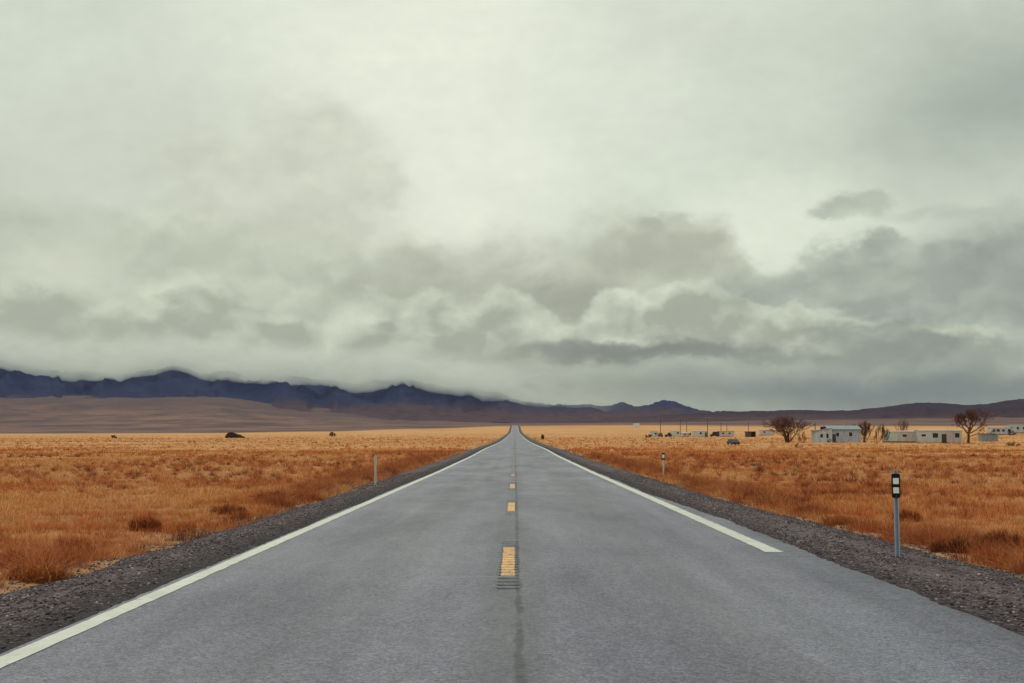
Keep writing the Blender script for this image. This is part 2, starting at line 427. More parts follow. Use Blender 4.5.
n.b.inputs['Specular IOR Level'].default_value = .15
bump(n, n.add(n.mul(v1.outputs['Distance'], -1), n.mul(v2.outputs['Distance'], -.5)), .8, .03)
M_STONE, n = mat('stones')
oi = n.new('ShaderNodeVertexColor', layer_name='col')
n.put(n.b.inputs['Base Color'], n.mix(1, oi.outputs[0], n.xyz(*[n.mr(n.noise(n.pos, 40, 4), .3, .7, .8, 1.2)] * 3), 'MULTIPLY'))

# plain: dry grass ground and, further out, the sage-covered fans
M_GROUND, n = mat('dry_plain')
x, y, z = n.sep(n.pos)
nA = n.noise(n.pos, .022, 6, .6); nB = n.noise(n.pos, .16, 6, .65); nC = n.noise(n.pos, 2.2, 5, .7)
nL = n.noise(n.xyz(n.mul(x, .004), n.mul(y, .012), 0), 1, 6, .62)
near = n.mix(n.mr(nB, .32, .68, 0, 1), (.25, .088, .028), (.40, .170, .058))
mid = n.mix(n.mr(nA, .32, .68, 0, 1), (.42, .195, .078), (.54, .285, .122))
yy = n.add(y, n.mul(n.sub(nA, .5), 90))
cc = n.mix(n.ss(35, 170, yy), near, mid)
t = n.mr(nC, .3, .7, .78, 1.18); cc = n.mix(1, cc, n.xyz(t, t, t), 'MULTIPLY')
trk = n.mul(n.ss(26, 8, n.m('ABSOLUTE', n.sub(n.add(y, n.mul(n.sub(nL, .5), 30)), 545))), n.mul(n.ss(-30, -90, x), n.ss(.35, .55, nA)))
cc = n.mix(n.mul(trk, .6), cc, (.16, .075, .045))
dark = n.mul(n.ss(.56, .72, nL), n.ss(120, 320, y))
cc = n.mix(n.mul(dark, .6), cc, (.215, .085, .036))
yf = n.add(y, n.mul(n.sub(n.noise(n.pos, .0016, 5, .6), .5), 900))
nF = n.noise(n.xyz(n.add(n.mul(x, .0036), n.mul(y, .0007)), n.mul(y, .0021), 0), 1, 9, .62)
nF = n.add(n.mul(nF, .7), n.mul(n.noise(n.pos, .016, 5, .7), .3))
nG = n.noise(n.pos, .012, 6, .7)
fan = n.mix(n.ss(.38, .62, nF), (.058, .033, .037), (.185, .092, .066))
fan = n.mix(n.mul(n.ss(.50, .66, nG), .6), fan, (.040, .036, .055))
yh = n.add(y, n.mul(n.sub(n.noise(n.pos, .0009, 7, .62), .5), 5200))
fan = n.mix(n.mul(n.ss(4200, 6600, yh), .75), fan, (.062, .036, .042))
cc = n.mix(n.ss(1250, 2300, yf), cc, fan)
ae = n.add(n.m('ABSOLUTE', x), n.mul(n.sub(n.noise(n.pos, .8, 5, .65), .5), 1.6))
cc = n.mix(n.mul(n.mul(n.ss(8.2, 6.6, ae), n.ss(1500, 700, y)), .75), cc, n.mix(n.mr(nC, .35, .65, 0, 1), (.22, .115, .060), (.42, .245, .130)))
n.put(n.b.inputs['Base Color'], cc); n.b.inputs['Roughness'].default_value = .95
n.b.inputs['Specular IOR Level'].default_value = .15
bump(n, n.add(nC, n.mul(n.noise(n.pos, 9, 4, .7), .6)), .8, .12)

def hillmat(name, low, hi, z0, z1, patch):
    m, n = mat(name)
    x, y, z = n.sep(n.pos)
    nF = n.noise(n.pos, .0016, 8, .64); nG = n.noise(n.pos, .008, 8, .7)
    zz = n.add(z, n.mul(n.sub(nF, .5), (z1 - z0) * 1.5))
    cc = n.mix(n.ss(z0, z1, zz), low, hi)
    cc = n.mix(n.mul(n.ss(.5, .66, nG), .6), cc, patch)
    t = n.mr(n.noise(n.pos, .02, 6, .7), .3, .7, .75, 1.25); cc = n.mix(1, cc, n.xyz(t, t, t), 'MULTIPLY')
    n.put(n.b.inputs['Base Color'], cc); n.b.inputs['Roughness'].default_value = 1; n.b.inputs['Specular IOR Level'].default_value = .05
    bump(n, nG, .7, 25)
    return m
M_MOUNT = hillmat('forested_range_air_blue', (.074, .044, .050), (.019, .025, .066), 140, 300, (.006, .009, .030))  # blue of the air and shade of the folds put into the forest colours
M_HILL = hillmat('sage_hills', (.072, .040, .046), (.036, .024, .037), 60, 140, (.020, .016, .032))

M_GRASS, n = mat('dry_grass')
oi = n.new('ShaderNodeVertexColor', layer_name='col'); n.put(n.b.inputs['Base Color'], oi.outputs[0])
n.b.inputs['Roughness'].default_value = .8; n.b.inputs['Specular IOR Level'].default_value = .2
M_TWIG = plain('bare_twigs', (.120, .055, .050), .9, scale=1.5, spec=.1)
M_TRUNK = plain('dark_bark', (.06, .040, .034), .9, scale=3, spec=.1)
M_RTWIG = plain('reddish_twigs', (.125, .055, .042), .9, scale=1.5, spec=.1)
M_BTWIG = plain('dark_brush_twigs', (.060, .038, .030), .9, scale=1.5, spec=.1)
M_OTWIG = plain('rusty_brush_twigs', (.20, .080, .032), .9, scale=1.5, spec=.1)
M_EARTH = plain('dark_earth', (.036, .020, .016), .95, var=.35, scale=1.2, spec=.08)
M_GALV = plain('weathered_galvanised_steel', (.34, .39, .50), .5, .35, .12, 6)
M_GREYPOST = plain('dull_pale_steel', (.62, .57, .54), .6, .1, .12, 6)
M_BLACK = plain('black_plate', (.010, .010, .011), .7, 0, .2, 10, spec=.15)
M_REFL = plain('white_reflector', (.80, .80, .78), .25, 0, .04, 14)
M_SIDE_W = plain('white_siding', (.50, .50, .49), .6, 0, .07, 1.2, (.40, .34, .30))
M_SIDE_P = plain('faded_pinkish_siding', (.50, .44, .44), .6, 0, .08, 1.2, (.33, .26, .24))
M_SIDE_G = plain('pale_green_white_panel', (.48, .54, .50), .6, 0, .07, 1.2, (.40, .40, .34))
M_SIDE_B = plain('blue_grey_siding', (.36, .375, .46), .65, 0, .08, 1.2, (.22, .22, .24))
M_SIDE_BL = plain('pale_blue_grey_siding', (.47, .49, .55), .65, 0, .08, 1.2, (.30, .28, .28))
M_ROOF_B = plain('blue_grey_roof_sheets', (.17, .215, .26), .5, .2, .15, 1.5, (.12, .12, .13))
M_ROOF_W = plain('pale_roof_sheets', (.46, .46, .44), .5, .1, .12, 1.5, (.32, .28, .24))
M_ROOF_D = plain('dark_roof', (.10, .085, .085), .8, 0, .2, 1.5)
M_GLASS = plain('dark_window_glass', (.018, .022, .032), .12, 0, .1, 2)
M_FRAME = plain('window_frame_paint', (.60, .60, .58), .5, 0, .08, 4)
M_DOOR = plain('dark_brown_door', (.045, .030, .028), .6, 0, .15, 3)
M_BROWN = plain('brown_boards', (.10, .065, .050), .85, 0, .25, 2.5, (.05, .035, .03))
M_DARKIN = plain('opening_shade', (.010, .009, .009), .9, 0, .1, 3)  # near-black colour stands in for the shade inside the shed
M_WOOD = plain('weathered_pole_wood', (.085, .060, .050), .9, 0, .2, 2)
M_TIN = plain('dull_blue_sheet_metal', (.22, .265, .31), .5, .3, .15, 1.5, (.15, .13, .13))
M_CARD = plain('dark_car_paint', (.018, .010, .010), .5, 0, .1, 2)
M_TYRE = plain('tyre_rubber', (.015, .015, .015), .9, 0, .1, 5)
M_BOARD = plain('faded_white_board', (.56, .55, .53), .7, 0, .08, 2)

# ------------------------------------------------------------------ object helpers
def link(name, me, m, parent=None):
    o = bpy.data.objects.new(name, me); COL.objects.link(o)
    if m and not me.materials: me.materials.append(m)
    if parent: o.parent = parent
    return o
def obj(name, bm, m, parent=None, smooth=False):
    me = bpy.data.meshes.new(name); bmesh.ops.recalc_face_normals(bm, faces=bm.faces[:]); bm.to_mesh(me); bm.free()
    if smooth: me.polygons.foreach_set('use_smooth', [True] * len(me.polygons))
    return link(name, me, m, parent)
def npmesh(name, V, Fq, m, parent=None, smooth=False, col=None):
    V = np.asarray(V, np.float32); Fq = np.asarray(Fq, np.int32); k = Fq.shape[1]
    me = bpy.data.meshes.new(name); me.vertices.add(len(V)); me.vertices.foreach_set('co', V.ravel())
    me.loops.add(Fq.size); me.loops.foreach_set('vertex_index', Fq.ravel())
    me.polygons.add(len(Fq)); me.polygons.foreach_set('loop_start', np.arange(0, Fq.size, k, dtype=np.int32))
    if smooth: me.polygons.foreach_set('use_smooth', np.ones(len(Fq), bool))
    me.update(calc_edges=True)
    if col is not None:
        a = me.color_attributes.new('col', 'FLOAT_COLOR', 'POINT')
        c4 = np.ones((len(V), 4), np.float32); c4[:, :3] = col; a.data.foreach_set('color', c4.ravel())
    return link(name, me, m, parent)
def grid_faces(nr, nc):
    i = np.arange(nr * nc).reshape(nr, nc)
    return np.stack([i[:-1, :-1], i[:-1, 1:], i[1:, 1:], i[1:, :-1]], -1).reshape(-1, 4)
def tag(o, label=None, cat=None, group=None, kind=None):
    if label: o['label'] = label
    if cat: o['category'] = cat
    if group: o['group'] = group
    if kind: o['kind'] = kind
    return o
def empty(name, p, rz=0):
    o = bpy.data.objects.new(name, None); COL.objects.link(o); o.location = p; o.rotation_euler = (0, 0, rz); o.empty_display_size = .3
    return o
def box(bm, x0, x1, y0, y1, z0, z1):
    v = [bm.verts.new((x, y, z)) for z in (z0, z1) for x, y in ((x0, y0), (x1, y0), (x1, y1), (x0, y1))]
    for f in ((0, 1, 2, 3), (4, 5, 6, 7), (0, 1, 5, 4), (1, 2, 6, 5), (2, 3, 7, 6), (3, 0, 4, 7)):
        bm.faces.new([v[i] for i in f])
    return bm
def prism(bm, prof, y0, y1):      # profile in x-z pushed along y
    a = [bm.verts.new((x, y0, z)) for x, z in prof]; b = [bm.verts.new((x, y1, z)) for x, z in prof]
    bm.faces.new(a); bm.faces.new(b[::-1])
    for i in range(len(prof)):
        j = (i + 1) % len(prof); bm.faces.new((a[i], b[i], b[j], a[j]))
    return bm
def prismx(bm, prof, x0, x1):     # profile in y-z pushed along x
    a = [bm.verts.new((x0, y, z)) for y, z in prof]; b = [bm.verts.new((x1, y, z)) for y, z in prof]
    bm.faces.new(a); bm.faces.new(b[::-1])
    for i in range(len(prof)):
        j = (i + 1) % len(prof); bm.faces.new((a[i], b[i], b[j], a[j]))
    return bm
def tube(bm, p, q, r0, r1, n=8, cap=True):
    p = Vector(p); q = Vector(q); d = (q - p).normalized()
    u = d.cross(Vector((0, 0, 1)) if abs(d.z) < .9 else Vector((1, 0, 0))).normalized(); v = d.cross(u)
    A_ = [bm.verts.new(p + (u * math.cos(2 * PI * i / n) + v * math.sin(2 * PI * i / n)) * r0) for i in range(n)]
    B_ = [bm.verts.new(q + (u * math.cos(2 * PI * i / n) + v * math.sin(2 * PI * i / n)) * r1) for i in range(n)]
    for i in range(n): bm.faces.new((A_[i], A_[(i + 1) % n], B_[(i + 1) % n], B_[i]))
    if cap: bm.faces.new(A_[::-1]); bm.faces.new(B_)
    return bm
def BM(): return bmesh.new()
def copy_tree(o, parent=None):
    c = o.copy(); COL.objects.link(c)
    if parent: c.parent = parent
    for ch in list(o.children): copy_tree(ch, c)
    return c

# ------------------------------------------------------------------ ground, shoulders, road, markings
def spaced(a, b, s, g):
    r = [a]
    while r[-1] < b: r.append(r[-1] + s); s *= g
    return r
half = [0, 2, 3.4, 4.2, 4.8, 5.2] + list(np.arange(5.4, 8.2, .16)) + spaced(8.3, 36000, .25, 1.05)
gx = np.array([-v for v in half[:0:-1]] + half)
gy = np.array([-v for v in spaced(4, 9000, 4, 1.35)][::-1] + list(np.arange(-2, 6, 1.0)) + spaced(6, 30000, .22, 1.018))
X, Y = np.meshgrid(gx, gy)
Z = ground_z(X, Y)
ground = npmesh('ground', np.stack([X, Y, Z], -1).reshape(-1, 3), grid_faces(*X.shape), M_GROUND, smooth=True)
tag(ground, 'broad dry grass plain rising to mauve fans below the mountains', 'ground', kind='structure')

sy = np.array(list(np.arange(-30, 40, .16)) + spaced(40, 2300, .2, 1.012))
for side in (-1, 1):
    sx = np.concatenate([np.arange(3.45, 4.6, .11), np.arange(4.6, 7.9, .16)]) * side
    X, Y = np.meshgrid(sx, sy)
    Z = shoulder_z(X, Y) + (fbm(X * 7, Y * 7, 61, 3) - .5) * .03 * (np.abs(X) > 4.1)
    o = npmesh('gravel_shoulder', np.stack([X, Y, Z], -1).reshape(-1, 3), grid_faces(*X.shape), M_GRAVEL, smooth=True)
    tag(o, 'dark gravel shoulder on the %s side of the road' % ('left' if side < 0 else 'right'), 'road shoulder', kind='structure')

DASH0, DLEN, DPER = 13.9, 3.6, 12.2
def groove(x, y):      # milled rumble bars around each centre dash
    k = np.floor((y - DASH0 + 1.3) / DPER); l = (y - DASH0 + 1.3) - k * DPER
    on = (l < DLEN + 2.5) & (y > 11.5) & (y < 130)
    ph = np.mod(y, .30) / .30
    return np.where(on, -.016 * sstep(.30, .42, ph) * sstep(.88, .76, ph), 0) * sstep(.135, .115, np.abs(x + .075))
def rz(x, y):
    return road_z(y) + .012 - .012 * np.abs(x) / 4 * 1.5 + groove(x, y)
ry = np.unique(np.round(np.concatenate([np.arange(-40, 11, 1.), np.arange(11, 60, .0375), np.arange(60, 130, .15), np.array(spaced(130, 2300, 1, 1.01))]), 4))
L_ = -3.80 + (fbm(ry * .5, ry * 0, 71, 4) - .5) * .10 + (fbm(ry * 7, ry * 0, 73, 3) - .5) * .05
R_ = 3.84 + .27 * sstep(36, 22, ry) + (fbm(ry * .5, ry * 0 + 5, 72, 4) - .5) * .16 + (fbm(ry * 6, ry * 0 + 3, 74, 3) - .5) * .08
rows = []
inner = [-3.3, -2.2, -1.1, -.5, -.23, -.20, -.16, -.075, .01, .05, .08, .4, 1.1, 2.2, 3.3]
for i, yv in enumerate(ry):
    xs = np.array([L_[i] - .02, L_[i]] + inner + [R_[i], R_[i] + .02])
    zs = rz(xs, np.full_like(xs, yv)); zs[0] -= .09; zs[-1] -= .09
    rows.append(np.stack([xs, np.full_like(xs, yv), zs], -1))
V = np.array(rows)
road = npmesh('road', V.reshape(-1, 3), grid_faces(V.shape[0], V.shape[1]), M_ASPHALT)
tag(road, 'straight worn grey two lane asphalt road running to the horizon', 'road', kind='structure')

mv, mf = [], []
def strip(xa, xb, ys, jit, seed, lift=.004):
    b0 = len(mv)
    ja = (fbm(ys * 6, ys * 0, seed, 3) - .5) * jit; jb = (fbm(ys * 6, ys * 0 + 9, seed + 7, 3) - .5) * jit
    for i, yv in enumerate(ys):
        for xx in (xa + ja[i], xb + jb[i]): mv.append((xx, yv, float(rz(np.array(xx), np.array(yv))) + lift))
    for i in range(len(ys) - 1): mf.append((b0 + 2 * i, b0 + 2 * i + 1, b0 + 2 * i + 3, b0 + 2 * i + 2))
ly = np.concatenate([np.arange(-30, 60, .15), np.array(spaced(60, 2200, .4, 1.012))])
strip(-3.74, -3.55, ly, .03, 81)
strip(3.50, 3.75, np.concatenate([[16.95], ly[ly > 17.0]]), .03, 85)
edge_lines = npmesh('road_edge_markings', mv, mf, M_WHITE)
tag(edge_lines, 'white edge lines painted along both sides of the road', 'road markings', kind='structure')
mv, mf = [], []
for k in range(60):
    a = DASH0 + k * DPER
    if a < 130: ys = ry[(ry >= a) & (ry <= a + DLEN)]
    else: ys = np.linspace(a, a + DLEN, 3)
    strip(-.165, -.005, ys, .02, 90 + k, .003)
dashes = npmesh('road_centre_markings', mv, mf, M_YELLOW)
tag(dashes, 'broken yellow centre line with milled rumble bars', 'road markings', kind='structure')

# loose stones on the shoulders
ico = bmesh.new(); bmesh.ops.create_icosphere(ico, subdivisions=1, radius=1)
IV = np.array([v.co[:] for v in ico.verts]); IF = np.array([[v.index for v in f.verts] for f in ico.faces]); ico.free()
nst = 80000
yy = 5 + 55 * rng.random(nst) ** 2.0
side = np.where(rng.random(nst) < .5, -1, 1)
xx = side * (3.95 + 2.6 * rng.random(nst) ** .8)
xx = xx + np.where(side > 0, .12 + .4 * sstep(40, 22, yy) * sstep(4.4, 6.0, np.abs(xx)), 0)
r = .005 + .017 * rng.random(nst) ** 3.0
zz = np.maximum(shoulder_z(xx, yy), ground_z(xx, yy)) + r * .25
cv = np.stack([xx, yy, zz], -1)
sh_ = .6 + .8 * rng.random((nst, len(IV), 1)); an = .6 + .7 * rng.random((nst, 1, 3)); an[:, :, 2] *= .75
VV = cv[:, None, :] + IV[None] * sh_ * an * r[:, None, None]
FF = (IF[None] + (np.arange(nst) * len(IV))[:, None, None]).reshape(-1, 3)
bc = np.array([(.026, .017, .022), (.062, .042, .050), (.122, .085, .097), (.27, .215, .225), (.12, .072, .068)])
ci = rng.choice(5, nst, p=[.22, .36, .26, .08, .08])
cols = np.repeat((bc[ci] * (.7 + .6 * rng.random((nst, 1))))[:, None, :], len(IV), 1).reshape(-1, 3)
gravel = npmesh('gravel', VV.reshape(-1, 3), FF, M_STONE, col=cols)
tag(gravel, 'loose dark and pale stones scattered over the road shoulders', 'gravel', kind='stuff')

# ------------------------------------------------------------------ grass
VERGE = [
    (958, 553, 46, 17, 'wide dark rusty bush at the gravel edge just beyond the nearest marker post', 1, 4.2),
    (1004, 549, 38, 20, 'dark bush with orange tips beside the wide dark bush at the frame edge', 2, 4.0),
    (909, 522, 26, 14, 'small dark bush in the grass directly behind the nearest marker post', 3, 3.1),
    (843, 525, 30, 11, 'low rusty bush on the right verge between the white line end and the nearest post', 4, 2.8),
    (738, 494, 24, 9, 'small rusty bush on the right verge well beyond the white line end', 5, 2.9),
    (30, 582, 62, 20, 'nearest rusty bush on the left verge spilling over the gravel', 6, 2.9),
    (72, 556, 34, 20, 'dark red bush behind the nearest rusty bush on the left verge', 7, 3.2),
    (144, 531, 30, 17, 'upright dark red bush on the left verge further along', 8, 3.2),
    (228, 515, 34, 12, 'flat dark bush tight against the left gravel edge', 9, 3.4),
    (274, 501, 40, 12, 'rounded maroon bush in the row along the far left verge', 10, 3.1),
    (308, 492, 34, 11, 'last big maroon bush of the row before the plain grey marker post', 11, 3.0),
    (366, 481, 10, 5, 'tiny dark bush at the foot of the plain grey marker post', 12, 3.4),
]
VPOS = [(hit(v[0], v[1]), v[2]) for v in VERGE]
def bush_room(x, d):
    k = np.ones(len(x), bool)
    for p, wpx in VPOS:
        r_ = wpx * p.y / F / 2; k &= ~((np.abs(x - p.x - (d - p.y) * p.x / p.y) < r_ * .75) & (d < p.y + r_ * .3) & (d > p.y - r_ * 1.2 - .35))
    return k
PAL = np.array([(.66, .365, .160), (.58, .240, .084), (.46, .140, .042), (.29, .070, .022), (.095, .030, .016)])
GV, GF, GC = [], [], []; goff = 0
def grass_band(n, d0, d1, blades, hgt, rad, wid, power=1.0, seed=0, edge_only=False, fi=False, fo=True):
    global goff
    d = (d0 ** power + (d1 ** power - d0 ** power) * rng.random(n)) ** (1 / power)
    if edge_only:
        x = np.where(rng.random(n) < .5, -1, 1) * (6.15 + np.abs(rng.normal(0, .55, n))); x = np.where(x > 0, x + .35 + .5 * sstep(40, 22, d), x)
    else:
        x = (rng.random(n) * 2 - 1) * (d * .62 + 6)
    o_ = off(x, d); ax = np.abs(x) - o_
    lim = 6.15 + (fbm(x * 0 + np.sign(x) * 3, d * .5, 41, 3) - .5) * 1.7
    keep = ax > lim
    keep &= bush_room(x, d)
    if fi: keep &= rng.random(n) < sstep(d0, d0 * 1.6, d)
    if fo: keep &= rng.random(n) < sstep(d1, d1 * .55, d)
    dens = fbm(x * .33, d * .33, 43, 3)
    keep &= (dens + rng.random(n) * .35 > .46) if not edge_only else (fbm(x * 0, d * .6, 44 + 1, 2) > .40)
    x = x[keep]; d = d[keep]; ax = ax[keep]; m = len(x)
    z = ground_z(x, d) - .01
    nc = fbm(x * .5, d * .5, 51, 3); nb = fbm(x * .06, d * .03, 52, 3)
    rust = sstep(.50, .68, nc + (nb - .5) * .9 + .16 * sstep(9.5, 6.3, ax) + (.1 if edge_only else 0)) * (1 - .8 * sstep(40, 320, d))
    hs = hgt * (.55 + .75 * rng.random(m)) * (1 + .35 * rust) * (.75 + .5 * nb)
    # colour per clump
    pat = sstep(.46, .66, fbm(x * .22, d * .12, 57, 4)) * (1 - .6 * sstep(50, 400, d))
    t = np.clip(.25 + 1.9 * rust + 1.1 * pat + .60 * sstep(80, 12, d) + rng.normal(0, .35, m) - .35 * sstep(25, 300, d), 0, 3.6)
    i0 = np.floor(t).astype(int); f = (t - i0)[:, None]; ccol = PAL[i0] * (1 - f) + PAL[np.minimum(i0 + 1, 4)] * f
    ccol = ccol * (.8 + .4 * rng.random((m, 1)))
    B = blades; M = m * B
    cx = np.repeat(x, B); cy = np.repeat(d, B); cz = np.repeat(z, B); hh = np.repeat(hs, B) * (.45 + .65 * rng.random(M))
    ang = rng.random(M) * 2 * PI; rr = np.sqrt(rng.random(M)) * rad
    bx = cx + np.cos(ang) * rr; by = cy + np.sin(ang) * rr
    lean = (.15 + .75 * rng.random(M)) * hh * (.5 + rr / rad * .8)
    la = ang + rng.normal(0, .7, M)
    ux, uy = np.cos(la) * lean, np.sin(la) * lean
    wa = rng.random(M) * PI; ww = wid * (.6 + .8 * rng.random(M)) * np.repeat(np.maximum(.35, d / d1), B)
    wx_, wy_ = np.cos(wa) * ww, np.sin(wa) * ww
    mx_, my_, mz_ = bx + ux * .3, by + uy * .3, cz + hh * .6
    tx, ty, tz = bx + ux, by + uy, cz + hh * .95
    V = np.empty((M, 5, 3))
    V[:, 0] = np.stack([bx - wx_, by - wy_, cz], -1); V[:, 1] = np.stack([bx + wx_, by + wy_, cz], -1)
    V[:, 2] = np.stack([mx_ + wx_ * .7, my_ + wy_ * .7, mz_], -1); V[:, 3] = np.stack([mx_ - wx_ * .7, my_ - wy_ * .7, mz_], -1)
    V[:, 4] = np.stack([tx, ty, tz], -1)
    ix = (np.arange(M) * 5)[:, None] + goff
    tri = np.concatenate([ix + np.array([0, 1, 2]), ix + np.array([0, 2, 3]), ix + np.array([3, 2, 4])])
    bc_ = np.repeat(ccol, B, 0) * (.75 + .5 * rng.random((M, 1)))
    GV.append(V.reshape(-1, 3)); GF.append(tri); GC.append(np.repeat(bc_, 5, 0)); goff += M * 5
grass_band(28000, 10, 56, 24, .20, .15, .0080, 1.7, fi=False)
grass_band(1300, 9, 60, 40, .24, .20, .0070, 1.3, edge_only=True)
grass_band(58000, 26, 190, 11, .23, .23, .030, 1.6, fi=True)
grass_band(64000, 75, 600, 6, .26, .40, .085, 1.5, fi=True)
grass_band(32000, 300, 1150, 5, .32, .8, .14, 1.2, fi=True)
def brush(n, d0, d1, blades, hgt, wid, power, edge):      # low twiggy mounds in the grass
    global goff
    d = (d0 ** power + (d1 ** power - d0 ** power) * rng.random(n)) ** (1 / power)
    if edge: x = np.where(rng.random(n) < .5, -1, 1) * (6.35 + np.abs(rng.normal(0, .8, n))); x = np.where(x > 0, x + .35 + .5 * sstep(40, 22, d), x)
    else: x = (rng.random(n) * 2 - 1) * (d * .62 + 6)
    k = (np.abs(x) - off(x, d) > 6.25) & (fbm(x * .12, d * .07, 63, 3) + rng.random(n) * .3 > .60) & bush_room(x, d)
    x = x[k]; d = d[k]; m = len(x); z = ground_z(x, d) - .02
    sz = hgt * (.5 + .9 * rng.random(m)); asp = .9 + .8 * rng.random(m)
    t = np.clip(2.5 + rng.normal(0, .75, m) - .5 * sstep(40, 200, d), .6, 3.7); i0 = np.floor(t).astype(int); f = (t - i0)[:, None]
    ccol = PAL[i0] * (1 - f) + PAL[np.minimum(i0 + 1, 4)] * f
    B = blades; M = m * B; rp = lambda a: np.repeat(a, B, 0)
    th = rng.random(M) * 2 * PI; ph = np.arccos(rng.random(M) ** .8); ln = rp(sz) * (.6 + .5 * rng.random(M))
    ox, oy = np.cos(th) * np.sin(ph) * ln * rp(asp), np.sin(th) * np.sin(ph) * ln * rp(asp); oz = np.cos(ph) * ln
    s0 = .25 * rng.random(M); cx, cy, cz = rp(x), rp(d), rp(z)
    wa = rng.random(M) * PI; ww = wid * rp(np.maximum(.3, d / d1)); wx_, wy_ = np.cos(wa) * ww, np.sin(wa) * ww
    j = rng.normal(0, .12, (M, 3)) * ln[:, None]
    V = np.empty((M, 5, 3)); b = np.stack([cx + ox * s0, cy + oy * s0, cz + oz * s0], -1); e = np.stack([cx + ox, cy + oy, cz + oz], -1); mm = (b + e) / 2 + j
    wv = np.stack([wx_, wy_, wx_ * 0 + ww * .4], -1)
    V[:, 0] = b - wv; V[:, 1] = b + wv; V[:, 2] = mm + wv * .8; V[:, 3] = mm - wv * .8; V[:, 4] = e
    ix = (np.arange(M) * 5)[:, None] + goff
    GV.append(V.reshape(-1, 3)); GF.append(np.concatenate([ix + np.array([0, 1, 2]), ix + np.array([0, 2, 3]), ix + np.array([3, 2, 4])]))
    GC.append(np.repeat(rp(ccol) * (.7 + .6 * rng.random((M, 1))), 5, 0)); goff += M * 5
brush(2400, 9, 110, 190, .46, .008, 1.3, True)
brush(5200, 14, 120, 90, .38, .014, 1.8, False)
brush(4300, 110, 500, 26, .45, .06, 1.8, False)
grass = npmesh('grass', np.concatenate(GV), np.concatenate(GF), M_GRASS, col=np.concatenate(GC))
tag(grass, 'orange and rust coloured dry bunch grass covering the plain', 'grass', kind='stuff')

# ------------------------------------------------------------------ mountains and hills
SKY_L = [(-900, 378), (-500, 366), (-200, 356), (-60, 354), (0, 359), (15, 364), (46, 369), (63, 373), (84, 371), (104, 373), (122, 374), (142, 370), (173, 366), (188, 369), (200, 374), (228, 372), (244, 376), (260, 375), (290, 376),
         (326, 380), (354, 384), (374, 381), (402, 377), (417, 381), (443, 387), (468, 389), (496, 393), (520, 401), (539, 404), (564, 404), (590, 404.5), (605, 407), (623, 402.5), (637, 406.5), (652, 404.5), (663, 400.5), (676, 403),
         (700, 409), (730, 412), (800, 415), (1000, 420), (1700, 424)]
def range_mesh(name, skyl, az0, az1, d0, d1, basef, ncol, nrow, rough, m, seed, pw, back=1.35):
    pxs = np.linspace(az0, az1, ncol); S = np.interp(pxs, [a for a, b in skyl], [b for a, b in skyl])
    S = S + (fbm(pxs * .07, pxs * 0, seed, 5, .6) - .5) * rough
    S = S + (np.abs(fbm(pxs * .31, pxs * 0 + 7, seed + 3, 3) - .5) - .12) * rough * .8
    Bz = np.interp(pxs, [a for a, b in basef], [b for a, b in basef])
    Bz = Bz + (fbm(pxs * .022, pxs * 0 + 2, seed + 40, 4) - .5) * (12 if rough > 3 else 3)
    u = np.concatenate([np.linspace(0, 1, nrow), [1.12, back]])
    u = np.concatenate([[0], u]); V = np.zeros((len(u), ncol, 3))
    for j, t in enumerate(u):
        d = d0 + (d1 - d0) * t
        wv = (fbm(pxs * .016 + t * .6, pxs * 0 + t * 1.5, seed + 20, 4) - .5) * 18
        rid = 1 - np.abs(2 * fbm((pxs + wv) * .034 + t * .5, pxs * 0 + t * 2.2, seed + 9, 3, .45) - 1)
        tt = np.clip(t, 0, 1) ** pw
        amp = 3.0 * tt * (1 - min(t, 1)) if t <= 1 else 0
        Yv = Bz + (S - Bz) * (tt + (rid - .62) * amp * .95)
        Yv = np.maximum(Yv, S + (1 - min(t, 1)) * 10)
        if t > 1: Yv = Bz + (S - Bz) * (1 - (t - 1) * 2.2)
        V[j, :, 0] = (pxs - VX) / F * d; V[j, :, 1] = d; V[j, :, 2] = EYE + (HZ - Yv) * d / F - (160 if j == 0 else 0)
    return npmesh(name, V.reshape(-1, 3), grid_faces(len(u), ncol), m, smooth=True)
o = range_mesh('mountain_range', SKY_L, -900, 1700, 6300, 10500, [(-900, 410), (0, 407), (200, 407), (320, 417), (420, 422), (515, 425.5), (640, 424), (800, 421), (1700, 425)], 1500, 70, 5, M_MOUNT, 101, 1.15)
tag(o, 'long dark blue mountain range with its tops under the clouds', 'mountains', kind='structure')
SKY_R = [(520, 424), (600, 420), (680, 414), (720, 411.5), (750, 411), (800, 410.3), (830, 411), (855, 410), (883, 407), (916, 402.5), (940, 403), (966, 405), (986, 404), (1008, 400.5), (1024, 398.5), (1100, 393), (1300, 396), (1700, 408)]
o = range_mesh('hills', SKY_R, 520, 1700, 4300, 6000, [(520, 426), (700, 423), (800, 421), (1700, 421)], 800, 46, 1.6, M_HILL, 131, .8)
tag(o, 'low purple brown hills beyond the houses on the plain', 'hills', kind='structure')

